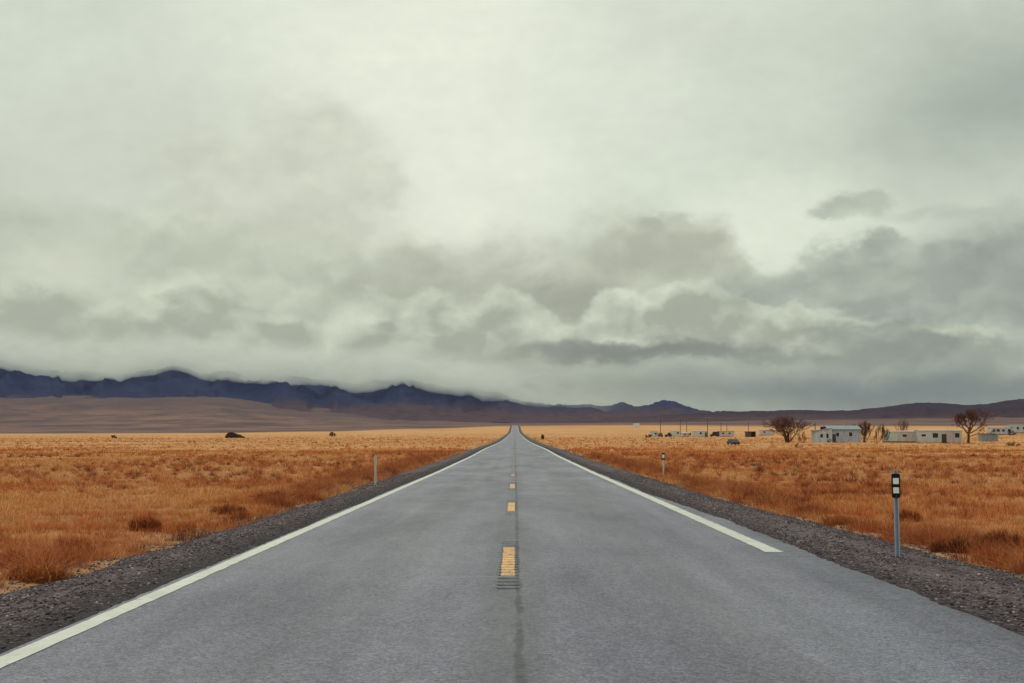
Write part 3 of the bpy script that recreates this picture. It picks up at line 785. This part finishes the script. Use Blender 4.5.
# ------------------------------------------------------------------ delineator posts
def delineator(p, h, plate, label, m, pw=.062, tall=False):
    r = empty('delineator_post', p, 0)
    tag(r, label, 'marker post', 'delineator posts along the road')
    b = BM(); t_ = .006; wd = .037      # U channel with flanges, groove towards the traffic
    prism_prof = [(-wd, .0), (-wd, -t_), (-.020, -t_), (-.014, .026), (.014, .026), (.020, -t_), (wd, -t_), (wd, 0), (.023, 0), (.017, .032), (-.017, .032), (-.023, 0)]
    a1 = [b.verts.new((x, y, -.25)) for x, y in prism_prof]; a2 = [b.verts.new((x, y, h - .02)) for x, y in prism_prof]
    tip = [b.verts.new((x * .55, y, h + .02)) for x, y in prism_prof]
    for i in range(len(a1)):
        j = (i + 1) % len(a1); b.faces.new((a1[i], a1[j], a2[j], a2[i])); b.faces.new((a2[i], a2[j], tip[j], tip[i]))
    b.faces.new(a1[::-1]); b.faces.new(tip)
    obj('post', b, m, r)
    if plate == 'front':
        b = BM(); box(b, -pw, pw, -.013, -.008, h - .37, h - .03)
        bmesh.ops.bevel(b, geom=[e for e in b.edges if abs(e.verts[0].co.y - e.verts[1].co.y) > .003], offset=.012, segments=2, affect='EDGES')
        pl = obj('backing_plate', b, M_BLACK, r)
        for zc in ((h - .20,) if tall else (h - .135, h - .265)):
            rh = .085 if tall else .042
            b = BM(); box(b, -.66 * pw, .66 * pw, -.0165, -.0125, zc - rh, zc + rh)
            bmesh.ops.bevel(b, geom=b.edges[:], offset=.0015, segments=1, affect='EDGES')
            obj('reflector', b, M_REFL, pl)
        b = BM(); tube(b, (0, -.012, h - .345), (0, -.018, h - .345), .006, .005, 8); obj('bolt', b, M_GALV, pl)
    else:
        b = BM(); box(b, -.05, .05, .030, .035, h - .30, h - .02); obj('backing_plate', b, m, r)
    return r
p = hit(897.5, 557); print('post', p)
delineator(p, 84 * p.y / F, 'front', 'nearest steel marker post with black plate and two white reflectors on the gravel', M_GALV)
p = hit(663.5, 476.5); print('post', p)
delineator(p, 24 * p.y / F, 'front', 'small distant marker post with black and white head at the right grass edge', M_GREYPOST, .085, True)
p = hit(375.3, 485); print('post', p)
delineator(p, 29 * p.y / F, 'back', 'plain pale grey marker post standing on the gravel shoulder left of the road', M_GREYPOST)

# ------------------------------------------------------------------ buildings
def window(parent, x, z, w_, h_, y=0.0):
    b = BM(); t = .07; R4 = ((-1, -1), (1, -1), (1, 1), (-1, 1)); rings = []
    for (e, yy_) in ((t, y - .004), (t, y - .055), (0, y - .055), (0, y - .004)):
        rings.append([b.verts.new((x + sx_ * (w_ / 2 + e), yy_, z + sz_ * (h_ / 2 + e))) for sx_, sz_ in R4])
    for k in range(4):
        p_, q_ = rings[k], rings[(k + 1) % 4]
        for i in range(4): b.faces.new((p_[i], p_[(i + 1) % 4], q_[(i + 1) % 4], q_[i]))
    f = obj('window', b, M_FRAME, parent)
    b = BM(); box(b, x - w_ / 2 + .002, x + w_ / 2 - .002, y - .016, y - .004, z - h_ / 2 + .002, z + h_ / 2 - .002); obj('pane', b, M_GLASS, f)
def door(parent, x, w_, h_, y=0.0, m=M_DOOR, z0=.35):
    b = BM(); box(b, x - w_ / 2, x + w_ / 2, y - .045, y - .003, z0, z0 + h_); d = obj('door', b, m, parent)
    b = BM(); tube(b, (x + w_ * .36, y - .046, z0 + h_ * .48), (x + w_ * .36, y - .10, z0 + h_ * .48), .03, .035, 8); obj('handle', b, M_GALV, d)
    if z0 > .1:
        b = BM(); box(b, x - w_ * .7, x + w_ * .7, y - .9, y - .06, 0, z0 * .55); box(b, x - w_ * .7, x + w_ * .7, y - .5, y - .062, z0 * .55 + .002, z0 * .98); obj('step', b, M_BROWN, parent)
def seams(b, L, y, z0, z1, step):   # raised battens of the sheet siding
    k = -L / 2 + step
    while k < L / 2 - .1: box(b, k - .02, k + .02, y - .014, y + .02, z0, z1); k += step
def trailer(px0, px1, d, top, label, cat, wall=M_SIDE_W, roof=M_ROOF_W, windows=(), doors=(), panels=(), rz=0, name='mobile_home', dep=3.6, sink=.12):
    p = stand((px0 + px1) / 2, d); L = (px1 - px0) * d / F
    p.z -= sink
    H = at((px0 + px1) / 2, top, d).z - p.z
    r = empty(name, p, rz); tag(r, label, cat)
    b = BM(); box(b, -L / 2, L / 2, 0, dep, .42, H - .14); seams(b, L, 0, .45, H - .17, 1.2); obj('wall', b, wall, r)
    b = BM(); box(b, -L / 2 + .06, L / 2 - .06, .06, dep - .06, -.3, .415); obj('skirting', b, M_ROOF_D if wall is not M_SIDE_W else M_SIDE_P, r)
    b = BM(); n_ = 7; pr = [(-.16, H - .138)] + [(-.16 + (dep + .32) * i / (n_ - 1), H - .10 + .16 * math.sin(PI * i / (n_ - 1))) for i in range(n_)] + [(dep + .16, H - .138)]
    prismx(b, pr, -L / 2 - .12, L / 2 + .12); rf = obj('roof', b, roof, r)
    b = BM(); tube(b, (L * .22, dep * .5, H), (L * .22, dep * .5, H + .45), .07, .07, 8); obj('vent_pipe', b, M_GALV, rf)
    for (x0, x1, m) in panels:
        b = BM(); box(b, -L / 2 + L * x0, -L / 2 + L * x1, -.022, -.003, .46, H - .18); obj('panel', b, m, r)
    for (fx_, w_, h_) in windows: window(r, -L / 2 + L * fx_, .42 + (H - .42) * .55, w_, h_, -.024)
    for (fx_, w_) in doors: door(r, -L / 2 + L * fx_, w_, min(2.0, H - .75), -.024)
    return r, L, H

# two trailers end to end
trailer(887.6, 918.8, 296, 431.0, 'long low trailer with pale green end panel and pinkish walls beside the dark bushes', 'mobile home', M_SIDE_P, M_ROOF_W,
        windows=[(.55, 1.1, .6)], panels=[(.02, .30, M_SIDE_G), (.86, .985, M_SIDE_W)])
trailer(919.6, 961.8, 293, 430.0, 'long white trailer with a brown door and two dark windows beside the big bare tree', 'mobile home', M_SIDE_W, M_ROOF_W,
        windows=[(.10, 1.1, .55), (.375, 1.35, 1.15), (.89, 1.15, 1.1)], doors=[(.58, 1.15)], panels=[(.64, .83, M_SIDE_P)])

# blue grey house with lower porch wing
d = 292; p = stand(846, d); s = d / F
r = empty('house', p, 0.0); tag(r, 'blue grey house with low pitched roof and a lighter wing at one end', 'house')
Lm = 29.5 * s; H = at(846, 428.3, d).z - p.z; dep = 6.5
b = BM(); prismx(b, [(0, -.3), (0, H - .25), (dep / 2, H + .55), (dep, H - .25), (dep, -.3)], -Lm / 2, Lm / 2); seams(b, Lm, 0, 0, H - .3, 1.1); obj('wall', b, M_SIDE_B, r)
b = BM(); e_ = .35; th = .12
prismx(b, [(-e_, H - .34), (dep / 2, H + .56), (dep + e_, H - .34), (dep + e_, H - .34 + th), (dep / 2, H + .56 + th), (-e_, H - .34 + th)], -Lm / 2 - .8, Lm / 2 + .2)
rf = obj('roof', b, M_ROOF_B, r)
b = BM(); tube(b, (.4, dep / 2, H + .4), (.4, dep / 2, H + 1.2), .12, .12, 10); obj('flue', b, M_GALV, rf)
window(r, -Lm * .28, 2.0, .75, .95, -.015); window(r, Lm * .16, 2.05, .85, 1.0, -.015)
door(r, -Lm * .40, .85, 1.9, -.015, M_DOOR, .2)
b = BM(); wl = 14.5 * s; x1 = -Lm / 2 - .003; x0 = x1 - wl; hw = at(824, 429.0, d).z - p.z
prism(b, [(x0, -.3), (x0, hw - .35), (x1, hw + .1), (x1, -.3)], -.9, dep - 1.5); wing = obj('wing', b, M_SIDE_BL, r)
b = BM(); prism(b, [(x0 - .25, hw - .40), (x1 + .1, hw + .14), (x1 + .1, hw + .24), (x0 - .25, hw - .30)], -1.15, dep - 1.3); obj('wing_roof', b, M_ROOF_B, r)
window(r, x0 + wl * .28, 1.7, .7, .9, -.905); window(r, x0 + wl * .68, 1.7, .6, 1.1, -.905)
b = BM(); box(b, x0 + wl * .40, x0 + wl * .62, 1.2, 2.0, hw - .25, hw + .55); bmesh.ops.bevel(b, geom=b.edges[:], offset=.04, segments=1, affect='EDGES'); obj('roof_cooler', b, M_BLACK, r)

# low blue shed right of the tree
d = 330; p = stand(990, d); s = d / F; Lm = 16 * s; H = at(990, 433.2, d).z - p.z
r = empty('shed', p, 0); tag(r, 'low blue grey metal shed on the grass beside the big bare tree', 'shed')
b = BM(); prism(b, [(-Lm / 2, -.2), (-Lm / 2, H - .15), (Lm / 2, H - .40), (Lm / 2, -.2)], 0, 2.6); seams(b, Lm, 0, .05, H - .45, .6); obj('wall', b, M_TIN, r)
b = BM(); prism(b, [(-Lm / 2 - .2, H - .12), (Lm / 2 + .2, H - .39), (Lm / 2 + .2, H - .29), (-Lm / 2 - .2, H - .02)], -.2, 2.8); obj('roof', b, M_ROOF_B, r)
door(r, -Lm * .22, .9, min(1.4, H - .6), -.016, M_TIN, .02)

# pale blue houses at the right edge of the frame, further away
trailer(991.5, 1013.5, 470, 427.6, 'pale blue grey trailer with a row of dark windows behind the low shed', 'mobile home', M_SIDE_BL, M_ROOF_B,
        windows=[(.12, 1.0, .9), (.32, 1.3, 1.0), (.55, 1.1, .9), (.82, 1.3, 1.0)], sink=.1)
trailer(1009, 1042, 520, 424.6, 'longer pale blue trailer with dark windows cut by the edge of the picture', 'mobile home', M_SIDE_BL, M_ROOF_B,
        windows=[(.10, 1.2, 1.0), (.28, 1.1, 1.0), (.48, 1.6, 1.1), (.72, 1.2, 1.0)], doors=[(.6, 1.0)], sink=.1)

# far settlement
trailer(650.8, 658.0, 590, 431.6, 'small white trailer at the far end of the row of distant buildings', 'mobile home', M_SIDE_W, M_ROOF_D, windows=[(.7, 1.0, .9)])
trailer(671.4, 680.2, 600, 430.4, 'bright white boxy trailer between the two dark parked pickups and a utility pole', 'mobile home', M_SIDE_W, M_ROOF_W, windows=[(.75, 1.0, .9)])
trailer(682.0, 689.4, 585, 432.8, 'tiny low white caravan just beyond the bright white boxy trailer', 'caravan', M_SIDE_P, M_ROOF_W, name='caravan', windows=[(.4, 1.0, .7)], dep=2.4)
trailer(692.8, 708.2, 570, 430.6, 'white house front with one small dark window behind a utility pole', 'mobile home', M_SIDE_W, M_ROOF_W, windows=[(.52, 1.0, 1.0)], doors=[(.85, .9)])
trailer(718.4, 734.4, 590, 431.2, 'faded mauve trailer behind the dark pickup in the distant row', 'mobile home', M_SIDE_P, M_ROOF_D, windows=[(.3, 1.0, .8), (.7, 1.0, .8)])
trailer(760.5, 774.0, 640, 429.6, 'pale trailer half hidden behind the branches of the first bare tree', 'mobile home', M_SIDE_P, M_ROOF_W, windows=[(.3, 1.0, .9)])
d = 540; p = stand(751, d); s = d / F; Lm = 9.6 * s; H = at(751, 431.4, d).z - p.z
r = empty('shed', p, 0); tag(r, 'brown wooden shed with a black open side alone on the plain', 'shed')
b = BM(); box(b, -Lm / 2, .1, 0, 3, -.2, H - .2); box(b, .102, Lm / 2, 2.85, 3, -.2, H - .2); box(b, Lm / 2 - .15, Lm / 2, 0, 2.845, -.2, H - .2); obj('wall', b, M_BROWN, r)
b = BM(); box(b, .104, Lm / 2 - .153, .5, 2.845, -.2, H - .22); obj('opening_shade_block', b, M_DARKIN, r)  # solid block coloured dark as the shade of the open side
b = BM(); prismx(b, [(-.3, H - .195), (3.2, H - .195), (3.2, H + .05), (-.3, H - .05)], -Lm / 2 - .2, Lm / 2 + .2); obj('roof', b, M_ROOF_D, r)

# ------------------------------------------------------------------ vehicles
def car(px, d, L, Hh, rz, label, cat, name, profile, glass, wd=1.75):
    p = stand(px, d); r = empty(name, p, rz); tag(r, label, cat)
    b = BM(); prism(b, [(x * L, z * Hh) for x, z in profile], -wd / 2, wd / 2)
    bmesh.ops.bevel(b, geom=b.edges[:], offset=.05, segments=2, affect='EDGES'); obj('body', b, M_CARD, r)
    for sgn in (-1, 1):
        b = BM(); y0 = sgn * (wd / 2 + .004)
        v = [b.verts.new((x * L, y0, z * Hh)) for x, z in glass]; v2 = [b.verts.new((x * L, y0 + sgn * .012, z * Hh)) for x, z in glass]
        b.faces.new(v); b.faces.new(v2)
        for i in range(len(v)): b.faces.new((v[i], v[(i + 1) % len(v)], v2[(i + 1) % len(v)], v2[i]))
        obj('window', b, M_GLASS, r)
    for sx_ in (-.31, .31):
        for sgn in (-1, 1):
            b = BM(); yc = sgn * (wd / 2 - .08); tube(b, (sx_ * L, yc - .11, .32), (sx_ * L, yc + .11, .32), .32, .32, 18); wh = obj('wheel', b, M_TYRE, r)
            b = BM(); tube(b, (sx_ * L, yc + sgn * .112, .32), (sx_ * L, yc + sgn * .125, .32), .19, .17, 14); obj('rim', b, M_GALV, wh)
    return r
SEDAN = [(-.5, .22), (-.5, .52), (-.47, .60), (-.24, .66), (-.12, .98), (.16, 1.0), (.34, .68), (.48, .62), (.5, .5), (.5, .22)]
SGL = [(-.20, .68), (-.11, .93), (.15, .95), (.27, .69)]
PICK = [(-.5, .25), (-.5, .58), (-.02, .58), (.0, .97), (.20, 1.0), (.30, .64), (.49, .58), (.5, .25)]
PGL = [(.03, .66), (.035, .92), (.19, .94), (.26, .66)]
VAN = [(-.5, .18), (-.5, .42), (-.30, .50), (-.16, .97), (-.10, 1.0), (.5, 1.0), (.5, .18)]
VGL = [(-.25, .55), (-.15, .92), (.05, .93), (.05, .55)]
car(733.2, 236, 4.2, 1.28, PI / 2 + .06, 'dark old car parked alone in the grass in front of the distant row', 'car', 'parked_car', SEDAN, SGL, 1.6)
car(714.6, 562, 4.2, 2.5, 0, 'dark van between the white house and the mauve trailer', 'van', 'parked_van', VAN, VGL, 2.0)
car(660.4, 575, 3.6, 2.0, PI / 2 + .1, 'dark car end-on by the small white trailer in the distance', 'car', 'parked_car', SEDAN, SGL, 1.7)
car(668.4, 580, 3.2, 2.3, .3, 'dark pickup just left of the bright white boxy trailer', 'pickup', 'pickup_truck', PICK, PGL, 1.8)

# ------------------------------------------------------------------ utility poles, board
def pole(px, d, top, label, arm=True):
    p = stand(px, d); H = at(px, top, d).z - p.z
    r = empty('utility_pole', p, .35); tag(r, label, 'utility pole', 'utility poles at the settlement')
    b = BM(); tube(b, (0, 0, -.4), (0, 0, H), .19, .13, 10); obj('pole', b, M_WOOD, r)
    if arm:
        b = BM(); box(b, -1.1, 1.1, -.20, -.10, H - .55, H - .42); ca = obj('crossarm', b, M_WOOD, r)
        for xk in (-.95, -.4, .4, .95):
            b = BM(); tube(b, (xk, -.15, H - .418), (xk, -.15, H - .24), .04, .06, 8); obj('insulator', b, M_REFL, ca)
pole(660.6, 640, 417.5, 'slim utility pole rising behind the dark car near the far end of the row')
pole(680.4, 610, 417.5, 'dark utility pole beside the bright white boxy trailer')
pole(686.8, 640, 419.0, 'fainter utility pole behind the tiny white caravan')
pole(707.7, 545, 417.0, 'tall utility pole in front of the corner of the white house')
pole(721.2, 660, 422.5, 'shorter utility pole behind the near end of the mauve trailer')
pole(727.0, 700, 423.0, 'shorter utility pole behind the middle of the mauve trailer')
pole(748.6, 700, 421.5, 'thin utility pole behind the brown wooden shed')
pole(815.4, 420, 423.0, 'thin utility pole just behind the lighter wing of the blue house')
p = stand(636.5, 600); r = empty('board_sign', p, 0); tag(r, 'faded white board raised on two thin posts before the distant row', 'sign board')
H = at(636.5, 423.4, 600).z - p.z
for xk in (-1.15, 1.15):
    b = BM(); box(b, xk - .09, xk + .09, .02, .2, -.3, H); obj('post', b, M_BOARD, r)
b = BM(); box(b, -1.6, 1.6, -.08, .018, H - 1.9, H + .05); bmesh.ops.bevel(b, geom=b.edges[:], offset=.02, segments=1, affect='EDGES'); obj('board', b, M_BOARD, r)

# ------------------------------------------------------------------ trees and bushes
def branchy(p, Hh, spread, seed, trunk_r, depth=5, limb=None, lean=0, up=.55, first=.22, twig_r=.022, nt=3, side_p=.5, stems=0, bushy=False):
    rd = random.Random(seed); bt = BM(); bc = BM()
    def grow(bm, a, dirv, ln, r0, lev):
        steps = 3; q = a.copy(); d = dirv.copy()
        for i in range(steps):
            d = (d + Vector((rd.uniform(-.22, .22), rd.uniform(-.22, .22), rd.uniform(-.02, .16)))).normalized()
            q2 = q + d * ln / steps; ra = r0 * (1 - .35 * i / steps); rb = r0 * (1 - .35 * (i + 1) / steps)
            tube(bm, q, q2, max(ra, twig_r), max(rb, twig_r), 6 if lev < 2 else 4 if lev < 3 else 3, False); q = q2
            if lev >= 1 and lev < depth and i < steps - 1 and rd.random() < side_p:
                side_(q, d, ln * .62, rb * .55, lev + 1)
        if lev < depth and not (lev == 0 and stems):
            for k in range(nt if lev > 0 else nt + 1):
                side_(q, d, ln * rd.uniform(.62, .82), r0 * .55, lev + 1)
    def side_(q, d, ln, r0, lev):
        a = rd.uniform(0, 2 * PI); t = rd.uniform(.35, .95) * spread
        u = d.orthogonal().normalized(); v = d.cross(u)
        nd = (d * math.cos(t) + (u * math.cos(a) + v * math.sin(a)) * math.sin(t))
        nd.z += up * .25; nd.normalize()
        grow(bc, q, nd, ln, r0, lev)
    grow(bt, Vector((0, 0, -.3)), Vector((lean, 0, 1)).normalized(), Hh * first + .3, trunk_r, 0)
    for k in range(stems):
        a_ = 2 * PI * k / stems + rd.uniform(-.4, .4); t_ = rd.uniform(.15, .75) if not bushy else rd.uniform(.1, 2.6)
        b_r = .12 if not bushy else Hh * .30 * rd.random()
        grow(bc, Vector((math.cos(a_) * b_r, math.sin(a_) * b_r, -.2)), Vector((math.cos(a_) * t_, math.sin(a_) * t_, 1)).normalized(), Hh * (.42 if not bushy else rd.uniform(.25, .45)), trunk_r * .6, 2)
    if limb:
        for (z0, dv, ln, rr) in limb: grow(bc, Vector((0, 0, z0)), Vector(dv).normalized(), ln, rr, 2)
    # fit the crown to the height and width seen
    top = max(v.co.z for v in bc.verts); k = Hh / top
    for bm in (bt, bc):
        for v in bm.verts: v.co.z *= k
    return bt, bc, rd
def fit_width(bc, wd, z0=0):
    xs = sorted(v.co.x for v in bc.verts); a = xs[int(len(xs) * .02)]; b_ = xs[int(len(xs) * .98)]
    return wd / max(b_ - a, .1)
def tree(px, d, top, width_px, label, seed, name='bare_tree', cat='tree', group=None, tm=M_TWIG, tr=.22, sink=0, **kw):
    p = stand(px, d); Hh = at(px, top, d).z - p.z
    r = empty(name, p, 0); tag(r, label, cat, group)
    bt, bc, rd = branchy(p, Hh, kw.pop('spread', 1.0), seed, tr, **kw)
    k = fit_width(bc, width_px * d / F)
    for v in bc.verts: v.co.x *= k; v.co.y *= k
    obj('trunk', bt, M_TRUNK, r); obj('crown', bc, tm, r)
    return r
tree(787.5, 300, 414.5, 38, 'wide bare tree with tangled dark branches alone before the blue house', 21, tr=.26, depth=6, spread=.95, first=.10, twig_r=0.023, stems=7, side_p=.36)
tree(968.2, 285, 407.5, 33, 'tallest bare tree with a rounded twiggy crown at the end of the white trailer', 5, tr=.36, depth=6, spread=.95, first=.26, twig_r=0.022, side_p=.30,
     limb=[(2.2, (1, -.1, .55), 2.6, .13), (1.6, (1, .2, .25), 1.9, .10)])
tree(864.5, 300, 420.0, 14, 'reddish bare tree tight against the end wall of the blue house', 9, tm=M_RTWIG, tr=.14, depth=5, spread=.8, first=.06, twig_r=0.027, nt=3, stems=8, side_p=.8)
tree(877.0, 297, 424.5, 7, 'slim dark bush first of the two standing before the pinkish trailer', 12, 'bush', 'bush', None, M_BTWIG, tr=.09, depth=4, spread=.5, first=.05, twig_r=.036, nt=4, side_p=.8, stems=6, bushy=True)
tree(883.8, 294, 422.5, 8, 'dense dark upright bush touching the green end of the trailer', 14, 'bush', 'bush', None, M_BTWIG, tr=.10, depth=4, spread=.5, first=.05, twig_r=.036, nt=5, side_p=.8, stems=8, bushy=True)
tree(902.5, 325, 416.5, 12, 'dark leafless tree showing above the roof of the pinkish trailer', 17, tr=.16, depth=5, spread=.7, first=.12, twig_r=0.021, nt=3, stems=6, side_p=.8)
tree(802.5, 298, 430.5, 9, 'low rusty bush beside the wide bare tree', 23, 'bush', 'bush', None, M_OTWIG, tr=.07, depth=4, spread=.9, first=.05, twig_r=.032, nt=4, stems=7, bushy=True)
tree(829.2, 284, 437.6, 4.5, 'small black looking bush in front of the blue house wing', 26, 'bush', 'bush', None, M_BTWIG, tr=.05, depth=4, spread=.8, first=.05, twig_r=.022, nt=4, stems=7, bushy=True)
tree(690.6, 580, 432.0, 4.0, 'reddish bush between the tiny caravan and the white house', 27, 'bush', 'bush', None, M_RTWIG, tr=.10, depth=4, spread=.8, first=.05, twig_r=.05, nt=4, stems=6, bushy=True)
tree(1010.5, 440, 429.8, 5.5, 'dark bush in front of the pale blue trailers', 31, 'bush', 'bush', None, M_BTWIG, tr=.10, depth=4, spread=.8, first=.05, twig_r=.035, nt=4, stems=7, bushy=True)
tree(1011.5, 215, 441.2, 13, 'broad rusty brown bush low on the plain before the shed', 33, 'bush', 'bush', None, M_OTWIG, tr=.04, depth=4, spread=.9, first=.05, twig_r=.012, nt=4, stems=12, bushy=True)
tree(648.4, 560, 434.2, 6, 'flat brown bush on the plain by the white board', 35, 'bush', 'bush', None, M_BTWIG, tr=.08, depth=4, spread=.9, first=.05, twig_r=.04, nt=4, stems=8, bushy=True)
tree(542.5, 420, 433.6, 2.6, 'dark lone bush on the grass close to the far road', 36, 'bush', 'bush', None, M_BTWIG, tr=.06, depth=4, spread=.8, first=.05, twig_r=.07, side_p=.9, nt=4, stems=14, bushy=True)
tree(113.5, 520, 434.6, 5, 'dark low bush alone on the far plain at the mountain side', 37, 'bush', 'bush', None, M_BTWIG, tr=.08, depth=4, spread=.9, first=.05, twig_r=.045, nt=4, stems=9, bushy=True)
tree(332.0, 640, 431.6, 6, 'dark rounded bush on the far plain nearer the road than the earth heap', 38, 'bush', 'bush', None, M_BTWIG, tr=.09, depth=4, spread=.9, first=.05, twig_r=.05, nt=5, stems=9, bushy=True)
tree(797.0, 190, 442.5, 7, 'flat tawny bush on the grass in front of the wide bare tree', 39, 'bush', 'bush', None, M_OTWIG, tr=.04, depth=4, spread=.9, first=.05, twig_r=.014, nt=4, stems=9, bushy=True)

def verge_bush(px, py, wpx, hpx, label, seed, hue):
    p = hit(px, py); s_ = p.y / F; r_ = np.random.default_rng(seed); B = 2600
    th = r_.random(B) * 2 * PI; ph = np.arccos(r_.random(B) ** .8)
    lob = .7 + .5 * np.sin(th * 2 + seed) * np.sin(th * 3 + seed * 2) * np.sin(ph)
    ln = (.55 + .5 * r_.random(B)) * lob; W_ = wpx * s_ / 2 * 1.25; H_ = hpx * s_ * 1.25
    kk = r_.integers(0, 4, B); cxk = np.array([0, -.55, .6, .1])[kk] + r_.normal(0, .05, B); cyk = np.array([0, .3, .2, .7])[kk]; szk = np.array([.85, .6, .55, .7])[kk]
    e = np.stack([np.cos(th) * np.sin(ph) * ln * W_ * szk, np.sin(th) * np.sin(ph) * ln * W_ * .8 * szk, np.cos(ph) * ln * H_ * 1.25 * (.45 + .6 * szk)], -1)
    a0 = (.05 + .3 * r_.random((B, 1))); b0 = e * a0; b0[:, :2] += r_.normal(0, .10 * W_, (B, 2)); b0[:, 2] = np.minimum(b0[:, 2], .3 * H_) - .03
    cen = np.stack([cxk * W_, cyk * W_, 0 * cxk], -1); b0 += cen; e += cen
    mm = (b0 + e) / 2 + r_.normal(0, .07 * W_, (B, 3)); ww = np.stack([np.cos(th * 7), np.sin(th * 7), .3 * np.ones(B)], -1) * max(.005, .3 * s_)
    V = np.stack([b0 - ww, b0 + ww, mm + ww * .8, mm - ww * .8, e], 1); ix = (np.arange(B) * 5)[:, None]
    FF_ = np.concatenate([ix + np.array([0, 1, 2]), ix + np.array([0, 2, 3]), ix + np.array([3, 2, 4])])
    t = np.clip(hue - .55 + r_.normal(0, .8, B), .6, 3.99); i0 = np.floor(t).astype(int); f = (t - i0)[:, None]
    cc_ = (PAL[i0] * (1 - f) + PAL[np.minimum(i0 + 1, 4)] * f) * (.7 + .6 * r_.random((B, 1)))
    o = npmesh('verge_bush', V.reshape(-1, 3), FF_, M_GRASS, col=np.repeat(cc_, 5, 0)); o.location = p
    tag(o, label, 'bush', 'dry bushes along the road verge')

for v in VERGE: verge_bush(*v)

# dark heap on the left plain
d = 560; p = stand(231, d); s = d / F
b = BM(); bmesh.ops.create_icosphere(b, subdivisions=4, radius=1)
for v in b.verts:
    c0 = v.co.copy()
    q = mnoise.fractal(c0 * 1.6 + Vector((3, 1, 7)), 1, 2, 4)
    fx_ = c0.x * (15.0 if c0.x > 0 else 6.0) * s; h_ = 6.0 * s * max(0, c0.z) * (1 - .35 * max(0, c0.x)) ** 1.6
    v.co = Vector((fx_ * (1 + .12 * q), c0.y * 3.0 * (1 + .12 * q), h_ * (1 + .30 * q) - .2))
heap = obj('earth_heap', b, M_EARTH, None, True); heap.location = p
tag(heap, 'dark heap of earth rising on the far plain below the mountains', 'earth heap')

# ------------------------------------------------------------------ low cloud lying over the tops of the range
pxs = np.linspace(-1100, 640, 420); S = np.interp(pxs, [a for a, b in SKY_L], [b for a, b in SKY_L])
bot = S + 7 + (fbm(pxs * .022, pxs * 0, 211, 5, .60) - .5) * 15; ttop = S - 40
endt = sstep(640, 420, pxs) * sstep(-1100, -900, pxs)
nv = 40; vs = np.linspace(0, 1, nv)
def cloud_side(sg):
    V = np.zeros((nv, len(pxs), 3))
    for j, v in enumerate(vs):
        yv = bot + (ttop - bot) * v
        bulge = .05 + 1.9 * fbm(pxs * .03 + 5, yv * .07, 221, 5, .6)
        hh = 520 * endt * bulge * math.sin(PI * v ** .85) * (1 - v) ** .9 * 1.5 + (0 if v in (0, 1) else 2)
        d = 9250 + sg * hh
        V[j, :, 0] = (pxs - VX) / F * d; V[j, :, 1] = d; V[j, :, 2] = EYE + (HZ - yv) * d / F
    return V
va = cloud_side(-1); vb = cloud_side(1); q = grid_faces(nv, len(pxs)); n0 = nv * len(pxs)
VV = np.concatenate([va.reshape(-1, 3), vb.reshape(-1, 3)]); FF = np.concatenate([q, q[:, ::-1] + n0])
lo_ = []
idx = np.arange(n0).reshape(nv, len(pxs))
for line in (idx[0], idx[-1][::-1], idx[::-1, 0], idx[:, -1]):
    for i in range(len(line) - 1): lo_.append((line[i + 1], line[i], line[i] + n0, line[i + 1] + n0))
M_CLOUD = bpy.data.materials.new('cloud_mist'); M_CLOUD.use_nodes = True; M_CLOUD.node_tree.nodes.clear()
h = N(M_CLOUD.node_tree); pv = h.new('ShaderNodeVolumePrincipled'); oo = h.new('ShaderNodeOutputMaterial')
pv.inputs['Color'].default_value = (.90, .905, .862, 1); pv.inputs['Density'].default_value = .0026; pv.inputs['Anisotropy'].default_value = .2
h.l.new(pv.outputs[0], oo.inputs['Volume'])
o = npmesh('low_cloud', VV, np.concatenate([FF, np.array(lo_)]), M_CLOUD, smooth=True)
tag(o, 'pale low cloud lying over the tops of the dark mountain range', 'cloud', kind='stuff')
sc.cycles.volume_bounces = 4

# ------------------------------------------------------------------ haze
b = BM(); box(b, -30000, 30000, -9300, 16500, -700, 1200)
M_HAZE = bpy.data.materials.new('thin_air'); M_HAZE.use_nodes = True; M_HAZE.node_tree.nodes.clear()
h = N(M_HAZE.node_tree); pv = h.new('ShaderNodeVolumePrincipled'); oo = h.new('ShaderNodeOutputMaterial')
pv.inputs['Color'].default_value = (.42, .56, 1.0, 1); pv.inputs['Density'].default_value = 6e-6; pv.inputs['Anisotropy'].default_value = 0
h.l.new(pv.outputs[0], oo.inputs['Volume'])
hz = obj('haze', b, M_HAZE); tag(hz, 'thin bluish air between the road and the mountains', 'haze', kind='stuff')
